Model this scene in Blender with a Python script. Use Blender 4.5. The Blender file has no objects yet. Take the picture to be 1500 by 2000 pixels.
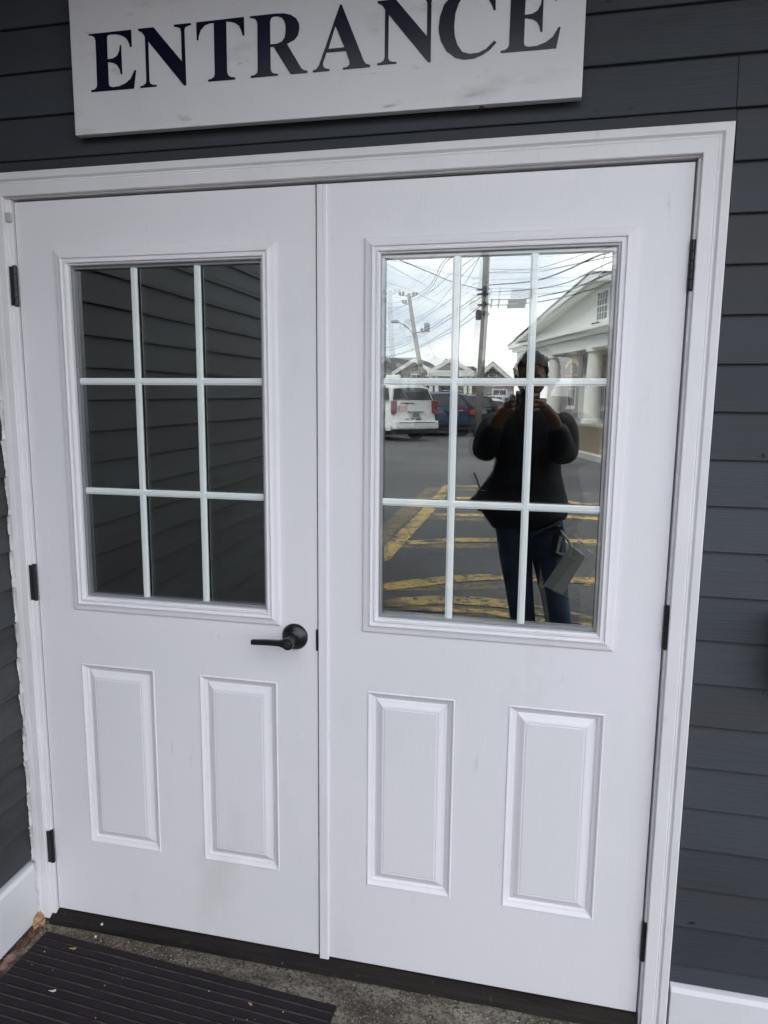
import bpy, bmesh, math, random
from mathutils import Vector, Matrix, noise

sc = bpy.context.scene
col = sc.collection
R = math.radians
rnd = random.Random(7)

# ------------------------------------------------------------------ camera
CAM = Vector((0.495, -1.6734, 1.5419))
YAW, PITCH, ROLL = 0.2158, -0.1466, -0.0060
cd = bpy.data.cameras.new('camera'); cam = bpy.data.objects.new('camera', cd); col.objects.link(cam)
Rz = Matrix.Rotation(YAW, 3, 'Z'); Rx = Matrix.Rotation(PITCH, 3, 'X'); Ry = Matrix.Rotation(ROLL, 3, 'Y')
CAMROT = (Rz @ Rx @ Ry)                       # x right, y forward, z up
cam.matrix_world = Matrix.Translation(CAM) @ (CAMROT @ Matrix.Rotation(R(90), 3, 'X')).to_4x4()
cd.sensor_fit = 'VERTICAL'; cd.sensor_width = 27.0; cd.sensor_height = 36.0
cd.lens = 1367.77 / 2000 * 36.0
cd.shift_x = 34.25 / 2000; cd.shift_y = -27.9 / 2000
cd.clip_start = 0.01; cd.clip_end = 2000
sc.camera = cam

# ------------------------------------------------------------------ world: overcast sky with thin breaks
w = bpy.data.worlds.new('World'); sc.world = w; w.use_nodes = True
nt = w.node_tree; nt.nodes.clear()
SUN_EL, SUN_AZ = R(48), R(158)                # sun stands behind the building
out = nt.nodes.new('ShaderNodeOutputWorld'); bg = nt.nodes.new('ShaderNodeBackground')
sky = nt.nodes.new('ShaderNodeTexSky'); sky.sky_type = 'NISHITA'; sky.sun_disc = False
sky.sun_elevation = SUN_EL; sky.sun_rotation = R(10); sky.air_density = 1.2; sky.dust_density = 2.0
tc = nt.nodes.new('ShaderNodeTexCoord'); mp = nt.nodes.new('ShaderNodeMapping'); mp.inputs['Scale'].default_value = (1, 1, 2.6)
n1 = nt.nodes.new('ShaderNodeTexNoise'); n1.inputs['Scale'].default_value = 3.4; n1.inputs['Detail'].default_value = 7; n1.inputs['Roughness'].default_value = .52
cr = nt.nodes.new('ShaderNodeValToRGB')
cr.color_ramp.elements[0].position = .38; cr.color_ramp.elements[0].color = (.46, .52, .62, 1)
cr.color_ramp.elements[1].position = .62; cr.color_ramp.elements[1].color = (1, 1, 1, 1)
vm = nt.nodes.new('ShaderNodeVectorMath'); vm.operation = 'SCALE'; vm.inputs['Scale'].default_value = 13.0
mx = nt.nodes.new('ShaderNodeMix'); mx.data_type = 'RGBA'; mx.inputs['Factor'].default_value = .86
nt.links.new(tc.outputs['Generated'], mp.inputs['Vector']); nt.links.new(mp.outputs[0], n1.inputs['Vector'])
nt.links.new(n1.outputs['Fac'], cr.inputs['Fac']); nt.links.new(cr.outputs['Color'], vm.inputs[0])
nt.links.new(sky.outputs[0], mx.inputs[6]); nt.links.new(vm.outputs[0], mx.inputs[7])
nt.links.new(mx.outputs[2], bg.inputs['Color']); bg.inputs['Strength'].default_value = .13
nt.links.new(bg.outputs[0], out.inputs['Surface'])

sl = bpy.data.lights.new('sun', 'SUN'); sl.energy = 1.5; sl.angle = R(14); sl.color = (1, .96, .9)
so = bpy.data.objects.new('sun', sl); col.objects.link(so)
so.rotation_euler = (Matrix.Rotation(R(35), 3, 'Z') @ Matrix.Rotation(-(R(90) - SUN_EL), 3, 'X')).to_euler()
so.location = (0, 6, 12)

sc.view_settings.view_transform = 'Standard'; sc.view_settings.look = 'None'
sc.view_settings.gamma = 1; sc.view_settings.exposure = 1.37; sc.view_settings.use_curve_mapping = False
sc.cycles.max_bounces = 10; sc.cycles.glossy_bounces = 6; sc.cycles.transparent_max_bounces = 16
sc.cycles.caustics_reflective = False; sc.cycles.caustics_refractive = False

# ------------------------------------------------------------------ materials
def mat(name, base=(.5, .5, .5), rough=.5, metal=0, spec=.5, var=None, vscale=5, vstretch=(1, 1, 1), bump=0, bscale=200, bstretch=(1, 1, 1),
        objvar=0, layers=(), coords='Object', bdist=.002):
    """base colour, optional noise mix to `var`, bump noise, per-object value change, then layers = (colour, scale, lo, hi, stretch)"""
    m = bpy.data.materials.new(name); m.use_nodes = True
    n = m.node_tree.nodes; l = m.node_tree.links
    b = n['Principled BSDF']; b.inputs['Roughness'].default_value = rough; b.inputs['Metallic'].default_value = metal
    b.inputs['Specular IOR Level'].default_value = spec
    b.inputs['Base Color'].default_value = (*base, 1)
    t = n.new('ShaderNodeTexCoord')
    def nz(scale, stretch, detail=5, rough_=.55):
        mp = n.new('ShaderNodeMapping'); mp.inputs['Scale'].default_value = stretch
        nn = n.new('ShaderNodeTexNoise'); nn.inputs['Scale'].default_value = scale
        nn.inputs['Detail'].default_value = detail; nn.inputs['Roughness'].default_value = rough_
        l.new(t.outputs[coords], mp.inputs[0]); l.new(mp.outputs[0], nn.inputs['Vector']); return nn.outputs['Fac']
    cur = None
    def mixc(fac, a, bcol):
        q = n.new('ShaderNodeMix'); q.data_type = 'RGBA'
        if hasattr(fac, 'links') or not isinstance(fac, (int, float)): l.new(fac, q.inputs['Factor'])
        else: q.inputs['Factor'].default_value = fac
        for s, v in ((q.inputs[6], a), (q.inputs[7], bcol)):
            if isinstance(v, tuple): s.default_value = (*v[:3], 1)
            else: l.new(v, s)
        return q.outputs[2]
    cur = base
    if var:
        r = n.new('ShaderNodeMapRange'); r.inputs['From Min'].default_value = .3; r.inputs['From Max'].default_value = .7
        l.new(nz(vscale, vstretch), r.inputs['Value']); cur = mixc(r.outputs[0], cur, var)
    for (c, s, lo, hi, st) in layers:
        r = n.new('ShaderNodeMapRange'); r.inputs['From Min'].default_value = lo; r.inputs['From Max'].default_value = hi
        l.new(nz(s, st, 8, .62), r.inputs['Value']); cur = mixc(r.outputs[0], cur, c)
    if objvar:
        oi = n.new('ShaderNodeObjectInfo'); r = n.new('ShaderNodeMapRange')
        r.inputs['To Min'].default_value = 1 - objvar; r.inputs['To Max'].default_value = 1 + objvar
        l.new(oi.outputs['Random'], r.inputs['Value'])
        h = n.new('ShaderNodeHueSaturation'); l.new(r.outputs[0], h.inputs['Value'])
        if isinstance(cur, tuple): h.inputs['Color'].default_value = (*cur, 1)
        else: l.new(cur, h.inputs['Color'])
        cur = h.outputs[0]
    if not isinstance(cur, tuple): l.new(cur, b.inputs['Base Color'])
    if bump:
        bn = n.new('ShaderNodeBump'); bn.inputs['Strength'].default_value = bump; bn.inputs['Distance'].default_value = bdist
        l.new(nz(bscale, bstretch, 6), bn.inputs['Height']); l.new(bn.outputs[0], b.inputs['Normal'])
    return m

M = {}
M['paint'] = mat('white_paint', (.785, .760, .797), .42, var=(.745, .73, .755), vscale=1.6, bump=.35, bscale=60, bstretch=(6, 6, .35), bdist=.0012,
                 layers=(((.60, .58, .56), 2.2, .57, .95, (1.4, 1.4, .7)), ((.50, .48, .45), 30, .68, .82, (1, 1, .2)), ((.30, .28, .26), 95, .755, .79, (1, 1, 1))))
M['paint_old'] = mat('weathered_white_paint', (.72, .715, .74), .5, var=(.66, .655, .67), vscale=4, bump=.4, bscale=70, bstretch=(1.5, 1.5, 1.5), bdist=.0015,
                     layers=(((.42, .40, .37), 9, .64, .82, (1, 1, .5)), ((.25, .23, .2), 30, .70, .78, (1, 1, 1))))
M['paint_casing'] = mat('white_casing_paint', (.775, .757, .780), .45, var=(.72, .70, .72), vscale=5, bump=.4, bscale=50, bstretch=(5, 5, .5), bdist=.0014,
                        layers=(((.5, .48, .45), 14, .68, .85, (1, 1, .3)),))
M['sign_white'] = mat('sign_white_paint', (.71, .69, .72), .38, var=(.62, .61, .63), vscale=3, bump=.25, bscale=40, bstretch=(.6, 1, 3), bdist=.001,
                      layers=(((.42, .41, .40), 6, .56, .80, (.7, 1, 2.2)), ((.33, .32, .30), 22, .62, .74, (.4, 1, 1.5)), ((.2, .18, .16), 70, .70, .74, (.6, 1, 1))))
M['letter'] = mat('navy_letter_vinyl', (.006, .006, .020), .22, spec=.30, bump=.08, bscale=60)
M['siding'] = mat('grey_siding_paint', (.037, .041, .050), .6, spec=.3, var=(.046, .051, .061), vscale=3, vstretch=(.5, 1, 1.5), bump=.55, bscale=45, bstretch=(.35, 1, 5), bdist=.0016,
                  objvar=.16, layers=(((.040, .039, .043), 2.2, .50, .70, (.7, 1, 3)), ((.026, .026, .03), 9, .60, .85, (.4, 1, 1)), ((.12, .115, .11), 60, .735, .78, (.4, 1, 1)), ((.012, .011, .012), 26, .68, .71, (.6, 1, 1))))
M['siding_side'] = mat('grey_side_siding_paint', (.044, .049, .054), .6, spec=.3, var=(.058, .063, .067), vscale=3, vstretch=(1, .5, 1.5), bump=.55, bscale=45, bstretch=(1, .35, 5), bdist=.0016,
                       objvar=.16, layers=(((.040, .036, .037), 2.2, .45, .62, (1, .7, 3)), ((.028, .028, .03), 7, .60, .85, (1, .4, 1)), ((.2, .19, .18), 50, .74, .79, (1, .5, 1))))
M['skirt'] = mat('white_skirt_paint', (.70, .69, .72), .5, var=(.63, .625, .645), vscale=4, bump=.5, bscale=30, bstretch=(1, 1, 1), bdist=.0018,
                 layers=(((.40, .38, .35), 12, .66, .8, (1, 1, 1)),))
M['black'] = mat('black_hardware', (.008, .008, .010), .34, bump=.1, bscale=400)
M['black_hinge'] = mat('black_hinge_metal', (.008, .008, .012), .42, bump=.2, bscale=300, layers=(((.05, .05, .055), 80, .66, .75, (1, 1, 1)),))
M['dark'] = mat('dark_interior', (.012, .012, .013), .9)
M['rubber'] = mat('weatherstrip', (.012, .012, .013), .7)
M['sill'] = mat('weathered_dark_sill', (.012, .010, .010), .9, spec=.15, var=(.030, .026, .022), vscale=9, vstretch=(.25, 2, 2), bump=.8, bscale=60, bstretch=(.15, 3, 3), bdist=.002,
                layers=(((.075, .07, .05), 26, .62, .75, (1, 1, 1)),))
M['concrete'] = mat('mossy_concrete', (.15, .125, .10), .95, spec=.2, var=(.045, .036, .028), vscale=11, bump=1, bscale=140, bdist=.006,
                    layers=(((.34, .31, .26), 6, .46, .66, (.5, 1, 1)), ((.07, .075, .035), 11, .60, .76, (1, 1, 1)), ((.05, .042, .034), 120, .48, .62, (1, 1, 1)), ((.36, .33, .28), 190, .56, .66, (1, 1, 1)), ((.03, .024, .019), 3.1, .54, .68, (.5, 1.8, 1))))
M['mat'] = mat('ribbed_rubber', (.011, .0095, .012), .85, spec=.3, var=(.020, .012, .017), vscale=9, bump=.9, bscale=500, bdist=.0015,
               layers=(((.075, .068, .062), 300, .66, .76, (1, 1, 1)), ((.06, .055, .045), 8, .66, .9, (1, 1, 1))))
M['mat_ridge'] = mat('rubber_ridge_dusty', (.075, .065, .065), .8, var=(.022, .017, .020), vscale=18, bump=.8, bscale=400,
                     layers=(((.16, .145, .13), 120, .60, .72, (1, 1, 1)),))
M['foam'] = mat('tan_spray_foam', (.42, .27, .14), .9, var=(.30, .18, .09), vscale=40, bump=.6, bscale=120)
M['rust'] = mat('brown_rotten_wood', (.12, .055, .028), .95, var=(.06, .03, .018), vscale=40, bump=.9, bscale=150, bdist=.004)
M['brick'] = mat('old_pink_brick', (.25, .15, .12), .95, var=(.14, .09, .075), vscale=40, bump=.9, bscale=150, bdist=.004)
M['leaf'] = mat('dry_leaf', (.42, .28, .12), .8, var=(.3, .18, .08), vscale=80)
M['pebble'] = mat('white_pebble', (.6, .6, .57), .8, bump=.3, bscale=200)
M['moss'] = mat('moss', (.09, .10, .035), .95, var=(.16, .14, .07), vscale=60, bump=.8, bscale=300)
M['caulk'] = mat('ragged_caulk', (.66, .65, .65), .6, var=(.5, .49, .48), vscale=30, bump=.8, bscale=90, bdist=.003)
M['muntin'] = mat('white_grille_bar', (.82, .87, .86), .3)
M['spacer'] = mat('grey_glass_spacer', (.34, .35, .37), .35, metal=.3)
M['asphalt'] = mat('asphalt', (.070, .070, .073), .85, var=(.052, .052, .055), vscale=.7, bump=1, bscale=90, bdist=.008,
                   layers=(((.125, .123, .118), .22, .42, .62, (1, 1, 1)), ((.17, .165, .155), 38, .53, .66, (1, 1, 1)), ((.022, .021, .021), 45, .53, .64, (1, 1, 1)), ((.04, .035, .03), 1.6, .62, .75, (1, 1, 1))))
M['skin'] = mat('brown_skin', (.20, .095, .06), .5)
M['hair'] = mat('black_hair', (.012, .010, .010), .6, bump=.5, bscale=300)
M['jacket'] = mat('black_jacket_cloth', (.016, .016, .021), .75, bump=1, bscale=9, bdist=.03)
M['jeans'] = mat('dark_blue_denim', (.025, .038, .07), .9, var=(.10, .14, .22), vscale=6, bump=.4, bscale=200)
M['folder'] = mat('grey_folder', (.80, .83, .76), .6)
M['white_car'] = mat('white_car_paint', (.74, .75, .74), .25)
M['blue_car'] = mat('blue_car_paint', (.008, .020, .055), .25)
M['navy_car'] = mat('navy_car_paint', (.010, .012, .026), .25)
M['grey_car'] = mat('grey_car_paint', (.25, .26, .28), .25)
M['car_glass'] = mat('car_glass', (.035, .038, .04), .08)
M['red_light'] = mat('red_lamp', (.13, .008, .012), .3)
M['bright_red_light'] = mat('bright_red_lamp', (.30, .02, .015), .3)
M['tyre'] = mat('tyre', (.015, .015, .015), .8)
M['chrome'] = mat('chrome', (.5, .5, .5), .2, metal=1)
M['plate'] = mat('number_plate', (.25, .27, .28), .4)
M['church'] = mat('white_clapboard', (.80, .81, .77), .6)
M['roof'] = mat('grey_shingle', (.16, .165, .175), .9, var=(.07, .075, .08), vscale=4, bump=.6, bscale=20)
M['house_grey'] = mat('grey_shingle_wall', (.34, .34, .35), .9, var=(.27, .27, .28), vscale=6)
M['house_pink'] = mat('pinkish_grey_wall', (.36, .32, .33), .9)
M['pole'] = mat('grey_wood_pole', (.34, .33, .31), .9, var=(.22, .21, .20), vscale=3, vstretch=(8, 8, .5), bump=.5, bscale=30)
M['wire'] = mat('black_cable', (.02, .02, .022), .6)
M['wire_box'] = mat('grey_splice_box', (.08, .085, .10), .5)
M['lamp_head'] = mat('lamp_head', (.25, .26, .27), .4)
M['bush'] = mat('bush_leaves', (.035, .06, .025), .8, var=(.06, .09, .03), vscale=9)
M['mulch'] = mat('mulch', (.16, .11, .07), .95, var=(.10, .10, .05), vscale=1.2, bump=.8, bscale=20)
M['kerb'] = mat('kerb_concrete', (.42, .41, .38), .85)
M['sign_purple'] = mat('purple_sign_paint', (.065, .04, .06), .5)
M['gold'] = mat('gold_letter', (.62, .48, .14), .4)
M['soffit'] = mat('soffit_paint', (.20, .20, .21), .7)
M['white_line'] = mat('white_road_paint', (.6, .6, .58), .7)

def glass_mat(name, ior=None, fac=None, tint=(1, 1, 1), wav=0, wscale=2.5):
    m = bpy.data.materials.new(name); m.use_nodes = True
    n = m.node_tree.nodes; l = m.node_tree.links; n.clear()
    o = n.new('ShaderNodeOutputMaterial'); g = n.new('ShaderNodeBsdfGlossy'); g.inputs['Roughness'].default_value = 0
    t = n.new('ShaderNodeBsdfTransparent'); t.inputs['Color'].default_value = (*tint, 1)
    g.inputs['Color'].default_value = (.97, 1, .975, 1)
    mxs = n.new('ShaderNodeMixShader')
    if ior:
        lw = n.new('ShaderNodeLayerWeight'); lw.inputs['Blend'].default_value = .5
        pw = n.new('ShaderNodeMath'); pw.operation = 'POWER'; pw.inputs[1].default_value = 5; l.new(lw.outputs['Facing'], pw.inputs[0])
        ma = n.new('ShaderNodeMath'); ma.operation = 'MULTIPLY_ADD'; ma.inputs[1].default_value = 1 - ior; ma.inputs[2].default_value = ior
        l.new(pw.outputs[0], ma.inputs[0]); l.new(ma.outputs[0], mxs.inputs[0])
    else: mxs.inputs[0].default_value = fac
    l.new(t.outputs[0], mxs.inputs[1]); l.new(g.outputs[0], mxs.inputs[2]); l.new(mxs.outputs[0], o.inputs['Surface'])
    if wav:
        tcn = n.new('ShaderNodeTexCoord'); nn = n.new('ShaderNodeTexNoise'); nn.inputs['Scale'].default_value = wscale; nn.inputs['Detail'].default_value = 1
        bn = n.new('ShaderNodeBump'); bn.inputs['Strength'].default_value = 1; bn.inputs['Distance'].default_value = wav
        l.new(tcn.outputs['Object'], nn.inputs['Vector']); l.new(nn.outputs['Fac'], bn.inputs['Height']); l.new(bn.outputs[0], g.inputs['Normal'])
    return m
M['glass_outer'] = glass_mat('outer_pane_glass', ior=.07, wav=0.0)
M['glass_inner'] = glass_mat('inner_pane_coated_glass', fac=.28, tint=(.6, .62, .6), wav=.0004, wscale=3.0)

def worn_paint(name, c, base_key):
    m = mat(name, c, .75, layers=((tuple(x * .7 for x in c), 6, .5, .7, (1, 1, 1)), ((.06, .058, .055), 16, .53, .58, (1, 1, 1)), ((.06, .058, .055), 70, .55, .59, (1, 1, 1)), ((.06, .058, .055), 2.5, .52, .62, (1, 1, 1))), bump=1, bscale=90, bdist=.006)
    return m
M['yellow'] = worn_paint('worn_yellow_paint', (.64, .44, .12), 'asphalt')

# ------------------------------------------------------------------ helpers
def tag(o, label=None, cat=None, group=None, kind=None):
    if label: o['label'] = label
    if cat: o['category'] = cat
    if group: o['group'] = group
    if kind: o['kind'] = kind
    return o
def thing(name, label, cat, loc=(0, 0, 0), rz=0, group=None):
    o = bpy.data.objects.new(name, None); col.objects.link(o); o.location = loc; o.rotation_euler = (0, 0, rz)
    o.empty_display_size = .05
    return tag(o, label, cat, group, 'thing')
def link(name, me, m, parent=None, smooth=False):
    o = bpy.data.objects.new(name, me); col.objects.link(o)
    if m and not me.materials: me.materials.append(m)
    if smooth:
        for p in me.polygons: p.use_smooth = True
    if parent: o.parent = parent
    return o
def obj(name, bm, m, parent=None, smooth=False, bevel=0, segs=2, local=False):
    """bm in world coordinates unless local; parent assumed unrotated when world coords are used"""
    me = bpy.data.meshes.new(name)
    if parent and not local:
        # parents may have rotation: move the world-space mesh into the parent's frame
        pm = Matrix.Translation(parent.location) @ parent.rotation_euler.to_matrix().to_4x4()
        if parent.parent:
            q = parent.parent; pm = (Matrix.Translation(q.location) @ q.rotation_euler.to_matrix().to_4x4()) @ pm
        bm.transform(pm.inverted())
    bmesh.ops.recalc_face_normals(bm, faces=bm.faces[:]) if bm.faces else None
    bm.to_mesh(me); bm.free()
    o = link(name, me, m, parent, smooth)
    if bevel:
        b = o.modifiers.new('bevel', 'BEVEL'); b.width = bevel; b.segments = segs; b.limit_method = 'ANGLE'; b.angle_limit = R(35)
    return o
def box(bm, x0, x1, y0, y1, z0, z1, m=None):
    v = [bm.verts.new(p) for p in ((x0, y0, z0), (x1, y0, z0), (x1, y1, z0), (x0, y1, z0), (x0, y0, z1), (x1, y0, z1), (x1, y1, z1), (x0, y1, z1))]
    if m: 
        for q in v: q.co = m @ q.co
    for f in ((0, 3, 2, 1), (4, 5, 6, 7), (0, 1, 5, 4), (1, 2, 6, 5), (2, 3, 7, 6), (3, 0, 4, 7)): bm.faces.new([v[i] for i in f])
    return v
def tube(bm, pts, r, n=8, cap=True):
    pts = [Vector(p) for p in pts]; rs = r if isinstance(r, (list, tuple)) else [r] * len(pts)
    rings = []; up = None
    for i, p in enumerate(pts):
        d = (pts[min(i + 1, len(pts) - 1)] - pts[max(i - 1, 0)]).normalized()
        if up is None: up = Vector((0, 0, 1)) if abs(d.z) < .9 else Vector((1, 0, 0))
        a = d.cross(up).normalized(); b = a.cross(d).normalized(); up = b
        rings.append([bm.verts.new(p + (a * math.cos(2 * math.pi * k / n) + b * math.sin(2 * math.pi * k / n)) * rs[i]) for k in range(n)])
    for i in range(len(rings) - 1):
        for k in range(n): bm.faces.new((rings[i][k], rings[i][(k + 1) % n], rings[i + 1][(k + 1) % n], rings[i + 1][k]))
    if cap: bm.faces.new(rings[0][::-1]); bm.faces.new(rings[-1])
def lathe(bm, prof, mtx, n=32):
    """prof = (r, h) along local z"""
    rings = [[bm.verts.new(mtx @ Vector((r * math.cos(2 * math.pi * k / n), r * math.sin(2 * math.pi * k / n), h))) for k in range(n)] for r, h in prof]
    for i in range(len(rings) - 1):
        for k in range(n): bm.faces.new((rings[i][k], rings[i][(k + 1) % n], rings[i + 1][(k + 1) % n], rings[i + 1][k]))
    bm.faces.new(rings[0][::-1]); bm.faces.new(rings[-1])
def loft_rect(bm, x0, x1, z0, z1, prof, fill=False, sides=(1, 1, 1, 1)):
    """concentric rectangles on the door plane; prof = (inset, y)"""
    rings = []
    for ins, y in prof:
        rings.append([bm.verts.new(p) for p in ((x0 + ins, y, z0 + ins), (x1 - ins, y, z0 + ins), (x1 - ins, y, z1 - ins), (x0 + ins, y, z1 - ins))])
    for i in range(len(rings) - 1):
        for k in range(4): bm.faces.new((rings[i][k], rings[i][(k + 1) % 4], rings[i + 1][(k + 1) % 4], rings[i + 1][k]))
    if fill: bm.faces.new(rings[-1])
def sphere(bm, c, r, sub=2, sc_=(1, 1, 1), jit=0, seed=0):
    mt = Matrix.Translation(c) @ Matrix.Diagonal((*[r * s for s in sc_], 1))
    ret = bmesh.ops.create_icosphere(bm, subdivisions=sub, radius=1, matrix=mt)
    if jit:
        c = Vector(c)
        for v in ret['verts']:
            d = (v.co - c); k = noise.noise(v.co * (2.2 / r) + Vector((seed, 0, 0))); v.co = c + d * (1 + jit * k)
    return ret['verts']
def extrude_poly(bm, pts, y0, y1):
    a = [bm.verts.new((x, y0, z)) for x, z in pts]; b = [bm.verts.new((x, y1, z)) for x, z in pts]
    bm.faces.new(a); bm.faces.new(b[::-1])
    for i in range(len(pts)): j = (i + 1) % len(pts); bm.faces.new((a[i], b[i], b[j], a[j]))
NB = bmesh.new

# ================================================================== ground and building mass
G = -.045
bm = NB(); s = 400
vs = [bm.verts.new(p) for p in ((-s, -s, G - .004), (s, -s, G - .004), (s, s, G - .004), (-s, s, G - .004))]; bm.faces.new(vs)
tag(obj('asphalt_ground', bm, M['asphalt']), kind='structure')
bm = NB(); box(bm, -.91, 3.2, -.95, .10, G - .10, G + .006)
tag(obj('concrete_stoop', bm, M['concrete'], bevel=.008), kind='structure')

def ribbon(bm, pts, wd, z=G, perp=None):
    pts = [Vector((x, y, 0)) for x, y in pts]; L = []
    # resample so edges can be uneven
    rs = []
    for i in range(len(pts) - 1):
        n = max(2, int((pts[i + 1] - pts[i]).length / .12))
        for k in range(n): rs.append(pts[i].lerp(pts[i + 1], k / n))
    rs.append(pts[-1])
    for i, p in enumerate(rs):
        d = (rs[min(i + 1, len(rs) - 1)] - rs[max(i - 1, 0)]).normalized(); q = Vector((-d.y, d.x, 0))
        h = wd / 2
        L.append((bm.verts.new((*(p + q * (h + rnd.uniform(-.005, .005)))[:2], z)), bm.verts.new((*(p - q * (h + rnd.uniform(-.005, .005)))[:2], z))))
    for a, b in zip(L, L[1:]): bm.faces.new((a[0], a[1], b[1], b[0]))
lines = [([(-.80, -4.75), (-.74, -7.6), (-.70, -10.6)], .19), ([(-.62, -10.55), (-.1, -10.5), (1.2, -10.3)], .22),
         ([(-.50, -9.1), (.5, -9.15), (1.18, -9.2), (1.75, -8.8)], .22), ([(-.62, -7.5), (.4, -7.7), (1.15, -7.8), (1.7, -7.74)], .22),
         ([(-.66, -5.6), (.0, -5.95), (.5, -6.1), (1.6, -6.2)], .22), ([(-.58, -3.84), (-.1, -4.2), (.40, -4.42), (1.35, -4.48)], .21),
         ([(-.62, -3.36), (.0, -3.62), (.44, -3.58), (.86, -3.38), (1.25, -3.15)], .22), ([(-.3, -3.3), (.3, -3.36), (.7, -3.2)], .10)]
for i, (p, wd) in enumerate(lines):
    bm = NB(); ribbon(bm, p, wd, G + .0005 * i)
    tag(obj('yellow_marking', bm, M['yellow']), kind='structure')

# ------------------------------------------------------------------ clapboard walls
PITCHZ = .1032
TOP0 = 2.127                                   # a butt line measured on the photograph
def board(parent, axis, a0, a1, zb, m, zt=None, proud=0, sag=0):
    """one wedge-shaped clapboard; axis 'x' lies on the front wall, 'y' on the side wall"""
    bm = NB(); n = max(1, int(abs(a1 - a0) / .25)); zt = zb + PITCHZ + .012 if zt is None else zt
    fr = (zt - zb) / (PITCHZ + .012)
    rows = []
    for i in range(n + 1):
        a = a0 + (a1 - a0) * i / n
        dz = .0012 * noise.noise(Vector((a * 2.3, zb * 9, 3.1))) + sag * math.sin(a * 5)
        db = .0015 * noise.noise(Vector((a * 1.7, zb * 7, 8.1)))
        tk_ = .0042 if axis == 'y' else .001
        prof = [(-.004, zb + dz), (.0135 + tk_ + db + proud, zb + dz), (.0145 + tk_ + db + proud, zb + .0015 + dz), (.0145 - .0105 * fr + proud, zt), (-.004, zt)]
        if axis == 'x': rows.append([bm.verts.new((a, -o, z)) for o, z in prof])
        else: rows.append([bm.verts.new((WX + o, a, z)) for o, z in prof])
    for r0, r1 in zip(rows, rows[1:]):
        for k in range(5): bm.faces.new((r0[k], r0[(k + 1) % 5], r1[(k + 1) % 5], r1[k]))
    bm.faces.new(rows[0]); bm.faces.new(rows[-1][::-1])
    return obj('siding_board', bm, m, parent)
WX = -.895                                     # sheathing plane of the side wall, board faces at about -.88
front = thing('front_wall', 'dark grey clapboard wall around the white double doors, behind the ENTRANCE sign', 'wall', (0, 0, G))
side = thing('side_wall', 'dark grey clapboard side wall meeting the door frame at the left edge', 'wall', (WX, 0, G))
XR = 3.1
zb = .1105 + .0
levels = [TOP0 - PITCHZ * k for k in range(20)]            # below / beside the door
for k, z in enumerate(levels):
    if z < .10: continue
    if z > 1.98: continue
    cuts = [.9035, XR] if k % 3 else [.9035, 1.95 + .2 * math.sin(k * 3), XR]
    for a, b in zip(cuts, cuts[1:]): board(front, 'x', a, b - .0015, z, M['siding'])
lowest = min(z for z in levels if z >= .10)
board(front, 'x', .9035, XR, .1145, M['siding'], zt=lowest + .012, proud=-.003) if lowest > .14 else None
board(front, 'x', .9055, XR, levels[1], M['siding'])                       # the course beside the head casing
board(front, 'x', -.88, .9035, 2.0985, M['siding'], zt=TOP0 + .010, proud=-.004)      # the cut strip above the head casing
for k in range(1, 9):
    z = TOP0 + PITCHZ * (k - 1)
    if k == 1: cuts = [-.88, .9015, XR]
    else: cuts = [-.88, 1.1 + .9 * math.sin(k * 2.1), XR]
    for a, b in zip(cuts, cuts[1:]): board(front, 'x', a, b - .0015, z, M['siding'])
bm = NB(); box(bm, -.95, -.862, .004, .20, G - .1, 3.0); box(bm, .875, XR, .004, .20, G - .1, 3.0); box(bm, -.862, .875, .004, .20, 2.085, 3.0)
obj('sheathing', bm, M['dark'], front)
# skirt board right of the door
bm = NB(); extr = [(-.004, G), (-.027, G), (-.027, .098), (-.021, .108), (-.004, .112)]
rows = [[bm.verts.new((x, y, z)) for y, z in extr] for x in (.9045, XR)]
for k in range(5): bm.faces.new((rows[0][k], rows[0][(k + 1) % 5], rows[1][(k + 1) % 5], rows[1][k]))
bm.faces.new(rows[0]); bm.faces.new(rows[1][::-1])
o = obj('skirt_board', bm, M['skirt'], front, bevel=.002)
SY = -5.15
for k in range(0, 29):
    z = 1.415 + .0008 + PITCHZ * (14 - k)
    z = .1705 + .1037 * (28 - k) if False else .274 - .103 + .10365 * (28 - k)
    cuts = [-.001, -1.2 - 1.9 * abs(math.sin(k * 2.7)), SY] if k % 2 else [-.001, -3.0 - 1.2 * math.sin(k * 1.3), SY]
    for a, b in zip(cuts, cuts[1:]): board(side, 'y', a, b + .0015, z, M['siding_side'])
bm = NB(); box(bm, WX - .3, WX - .003, SY, .10, G - .1, 3.2)
obj('sheathing', bm, M['dark'], side)
bm = NB(); extr = [(-.004, -.028), (.024, -.028), (.024, .140), (.018, .150), (-.004, .158)]
rows = [[bm.verts.new((WX + o, y, z)) for o, z in extr] for y in (-.001, -1.6, SY)]
for a, b in zip(rows, rows[1:]):
    for k in range(5): bm.faces.new((a[k], a[(k + 1) % 5], b[(k + 1) % 5], b[k]))
bm.faces.new(rows[0]); bm.faces.new(rows[-1][::-1])
obj('skirt_board', bm, M['skirt'], side, bevel=.002)
bm = NB(); box(bm, WX - .30, WX + .022, SY - .03, SY - .001, G, 3.1)
obj('corner_board', bm, M['paint_casing'], side, bevel=.003)
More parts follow.
